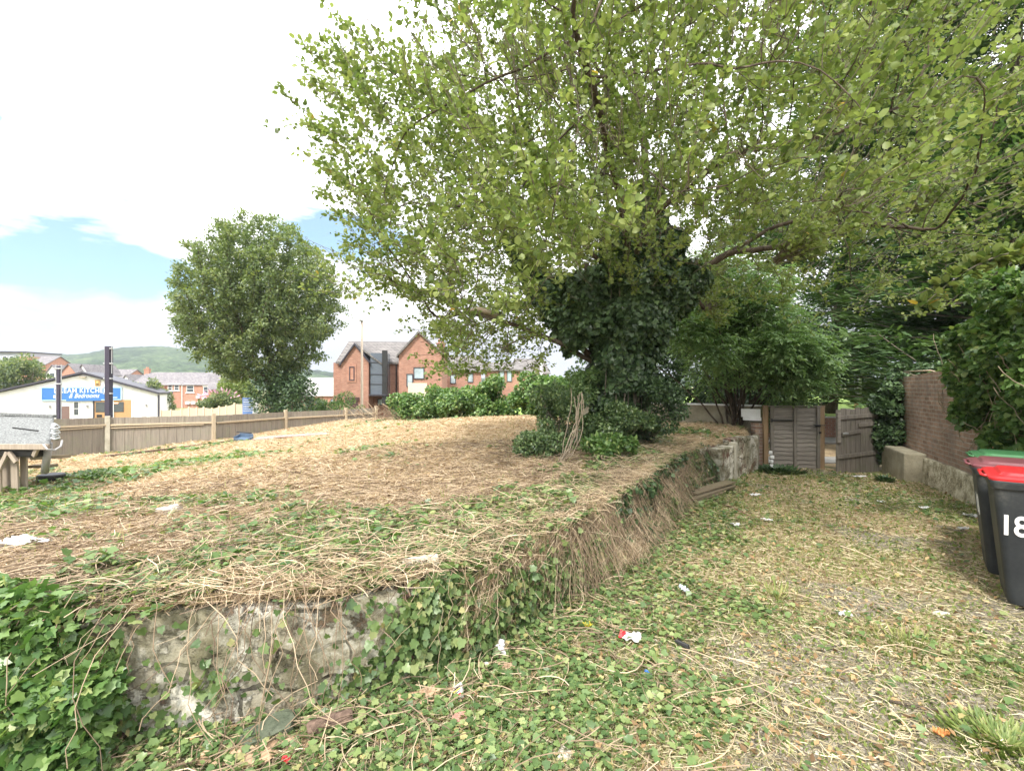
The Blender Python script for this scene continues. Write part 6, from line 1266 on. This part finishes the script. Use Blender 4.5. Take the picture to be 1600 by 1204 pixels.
crumple('blue_scrap', 'small bright blue plastic scrap in the ivy', gp_(1012, 1060), .03, .045, .02, M['blue_plastic'], R(60), R(40))
crumple('red_scrap', 'small red scrap at the bottom edge left of centre', gp_(448, 1199), .04, .03, .02, M['red_print'])
crumple('orange_leaf', 'crisp orange leaf near the bottom right tuft', gp_(1470, 1157), .045, .035, .03, flat_mat('orange_leaf', (.5, .2, .06), .7), cat='leaf')
o = MB().add(*(lambda: ([(-.05, -.015, 0), (.05, -.02, 0), (.055, .012, .0), (-.045, .02, 0), (-.04, -.01, .022), (.04, -.012, .03), (.045, .01, .022), (-.035, .012, .02)], [(3, 2, 1, 0), (4, 5, 6, 7), (0, 1, 5, 4), (1, 2, 6, 5), (2, 3, 7, 6), (3, 0, 4, 7)]))()).build('black_clip', M['black'], None, .006); o.location = gp_(1065, 1014) + [0, 0, .03]; o.rotation_euler = (0, R(10), R(-40)); tag(o, 'shiny black plastic piece right of the red ended wrapper', 'litter')
pk = thing('cigarette_packet', 'small white packet with red, yellow and dark stripes at the foot of the wall', 'packet', gp_(716, 1091) + [0, 0, .035], R(-75)); pk.rotation_euler = (R(35), R(10), R(-80))
MB().box((0, 0, 0), (.088, .055, .022)).build('box', M['paper'], pk, .002)
for x_, mt, w_ in ((.03, M['red_print'], .010), (-.004, flat_mat('yellow_print', (.7, .55, .1)), .010), (-.018, M['fascia'], .008), (.012, M['fascia'], .004)): MB().box((x_, 0, .0125), (w_, .046, .002)).build('stripe', mt, pk)
def rock(name, lab, c, r, mat, rz=0, cat='stone', flat=False):
    bm = bmesh.new(); bmesh.ops.create_icosphere(bm, subdivisions=3, radius=1); s_ = rng.random() * 40
    V = []; 
    for v in bm.verts:
        q = v.co.copy(); f_ = 1 + .55 * (float(vn(q.x * 1.3 + s_, q.y * 1.3 + q.z)) - .5) + .25 * (float(vn2(q.x * 3.1 + s_, q.z * 3 + q.y)) - .5)
        q = Vector((max(-.72, min(.75, q.x)), max(-.7, min(.72, q.y)), max(-.6, min(.62, q.z)))) * f_; V.append((q.x * r[0], q.y * r[1], q.z * r[2]))
    k = MB(); k.add(V, [tuple(v.index for v in f.verts) for f in bm.faces]); bm.free(); o = k.build(name, mat, None, 0, False); o.location = (float(c[0]), float(c[1]), float(c[2]) + r[2] * .35); o.rotation_euler = (R(6), R(-5), rz); return tag(o, lab, cat)
rock('mossy_stone', 'flat greenish stone lying below the pale wall', gp_(416, 1152), (.14, .085, .055), M['stone'], R(20))
rock('pale_stone', 'pale lichen covered stone on the raised plot at left', fp_(264, 803), (.12, .09, .07), M['stone2'])
rock('brick_lump', 'pinkish brick lump below the striped packet', gp_(722, 1130), (.055, .045, .045), M['redbrick1'], 0, 'brick')
rock('pale_stone', 'flat pale stone among leaves at the bottom, right of the brick lump', gp_(868, 1175), (.085, .045, .018), M['stone2'], R(-40))
rock('pale_stone', 'flat tan stone on the drive left of the front bin', gp_(1470, 962), (.07, .05, .02), M['stone2'], R(10))
for (px_, py_, sx, sy, rz_, lab) in ((430, 1178, .30, .13, 30, 'longest flat piece of brown cardboard beside the mossy stone'), (655, 1098, .22, .11, 20, 'brown cardboard scrap left of the striped packet'), (690, 1088, .12, .07, -10, 'small brown card piece touching the striped packet'), (790, 1048, .10, .05, 10, 'small tan card piece right of the paper scrap'), (345, 1192, .18, .09, 10, 'torn card piece near the bottom edge at left'), (1135, 1105, .14, .05, 0, 'narrow tan card piece in the gravel')):
    crumple('cardboard_piece', lab, gp_(px_, py_), sx, sy, .02, M['card'], R(rz_), 0, 'cardboard')
lg = thing('log_piece', 'short brown barked log lying at the foot of the wall', 'log', gp_(516, 1142) + [0, 0, .035], R(24)); k = MB(); k.tube([(-.10, 0, 0), (-.09, 0, .002), (0, .004, .006), (.09, 0, .012), (.10, 0, .012)], [.028, .036, .038, .036, .03], 14); k.build('log', M['bark'] if False else rough_mat('reddish_bark', [(0.36, (.06, .04, .03)), (0.62, (.2, .135, .10))], 22, .9, .9, .01), lg)
def stick(name, lab, pts, r, mat, cat='stick'):
    k = MB(); k.tube(pts, list(np.linspace(r, r * .5, len(pts))), 6); return tag(k.build(name, mat, None, 0, True), lab, cat)
up = np.array([0, 0, .02])
stick('fallen_stick', 'long thin dark twig curving over the gravel at lower right', [gp_(a, b) + up for a, b in ((1390, 1100), (1430, 1108), (1470, 1116), (1510, 1120), (1545, 1122))], .007, M['bark'])
stick('fallen_stick', 'reddish brown stick lying below the hanging vines', [gp_(a, b) + up * 2 for a, b in ((905, 874), (945, 872), (985, 873), (1012, 869))], .010, rough_mat('red_twig', [(0.3, (.2, .1, .06)), (0.7, (.4, .24, .15))], 10))
stick('fallen_stick', 'pale bowed twig on the drive between the ivy and the gravel', [gp_(a, b) + up for a, b in ((1180, 1090), (1215, 1078), (1262, 1066))], .004, M['twig'])
stick('fallen_stick', 'brown rod lying on the drive right of the plank pile', [gp_(a, b) + up for a, b in ((1105, 780), (1150, 797), (1185, 815))], .012, rough_mat('red_twig2', [(0.3, (.16, .09, .06)), (0.7, (.3, .19, .13))], 10))
stick('fallen_stick', 'pale straight cane lying across the raised plot at centre left', [fp_(a, b) + up for a, b in ((335, 764), (365, 761), (395, 757))], .010, M['pale_wood'])
# plank pile by the bank
pp_ = thing('plank_pile', 'small stack of rotten planks lying at the foot of the bank near the gate end', 'planks', (0, 0, 0))
for a, b_, w_, th, dz in (((1080, 782), (1145, 766), .20, .03, .12), ((1082, 786), (1150, 767), .10, .035, .06), ((1072, 788), (1128, 774), .16, .03, .02), ((1068, 778), (1118, 760), .12, .03, .16)):
    k = MB(); k.beam(gp_(*a) + [0, 0, dz], gp_(*b_) + [0, .1, dz + .02], w_, th); k.build('plank', M['plank'], pp_, .004)
o = crumple('drinks_carton', 'white and red crushed carton on the end of the plank pile', gp_(1068, 778) + [0, 0, .14], .13, .10, .05, M['paper'], R(60), R(60), marks=lambda u, v: v > .05)
# long timber edging, blue tray, flattened boards on the raised plot
a = fp_(163, 716) + [0, 0, .05]; b_ = fp_(372, 690) + [0, 0, .06]; mid = fp_(270, 703) + [0, 0, .05]
k = MB(); k.beam(a, mid, .05, .06); k.beam(mid, b_, .05, .06); tag(k.build('timber_rail', wood_mat('dark_rail', (.12, .08, .06), (.26, .19, .14), None, 0), None, .006), 'long thin dark timber rail lying on the plot along the fence', 'timber')
tr = thing('plastic_tray', 'slate blue plastic tray tipped up on the raised plot near the fence', 'tray', fp_(381, 690) + [0, 0, .08], R(-8)); tr.rotation_euler = (R(14), R(4), R(-8)); tr.scale = (1.1, 1.1, 1.1)
k = MB(); k.box((0, 0, .02), (.5, .3, .03)); k.box((0, .15, .09), (.5, .02, .16)); k.box((-.25, 0, .07), (.02, .3, .12)); k.box((.25, 0, .06), (.02, .3, .1)); k.box((0, -.15, .05), (.5, .02, .08)); k.build('tray', M['tray'], tr, .008); k = MB(); k.box((-.1, .17, .19), (.55, .05, .025)); k.build('lip', M['black'], tr, .005)
for (px_, py_, L_, w_, rz_, lab) in ((425, 686, 1.5, .5, 8, 'flattened reddish board nearest the blue tray'), (462, 683, 1.6, .35, 4, 'pale flattened board in the middle of the three by the fence'), (497, 681, 1.2, .3, 12, 'rightmost flattened board by the fence')):
    p = fp_(px_, py_, 12); k = MB(); k.box((0, 0, 0), (L_ * .7, w_, .03)); o = k.build('flat_board', rough_mat('rotten_board', [(0.3, (.2, .13, .11)), (0.7, (.45, .34, .29))], 6) if px_ == 425 else bpy.data.materials['rotten_board'], None, .005); o.location = p + [0, 0, .06]; o.rotation_euler = (R(5), R(-3), R(rz_)); tag(o, lab, 'board')
# ================================================================= air
hz0 = MB(); hz0.box((0, 600, 65), (4200, 1900, 160)); o = hz0.build('haze', None); hm = bpy.data.materials.new('haze'); hm.use_nodes = True; n_ = hm.node_tree; n_.nodes.remove(n_.nodes['Principled BSDF'])
pv = n_.nodes.new('ShaderNodeVolumePrincipled'); pv.inputs['Color'].default_value = (.8, .87, .95, 1); pv.inputs['Density'].default_value = .0003; n_.links.new(pv.outputs[0], n_.nodes['Material Output'].inputs['Volume'])
o.data.materials.append(hm); tag(o, kind='stuff')
USE_HAZE = True
if not USE_HAZE: bpy.data.objects.remove(o)
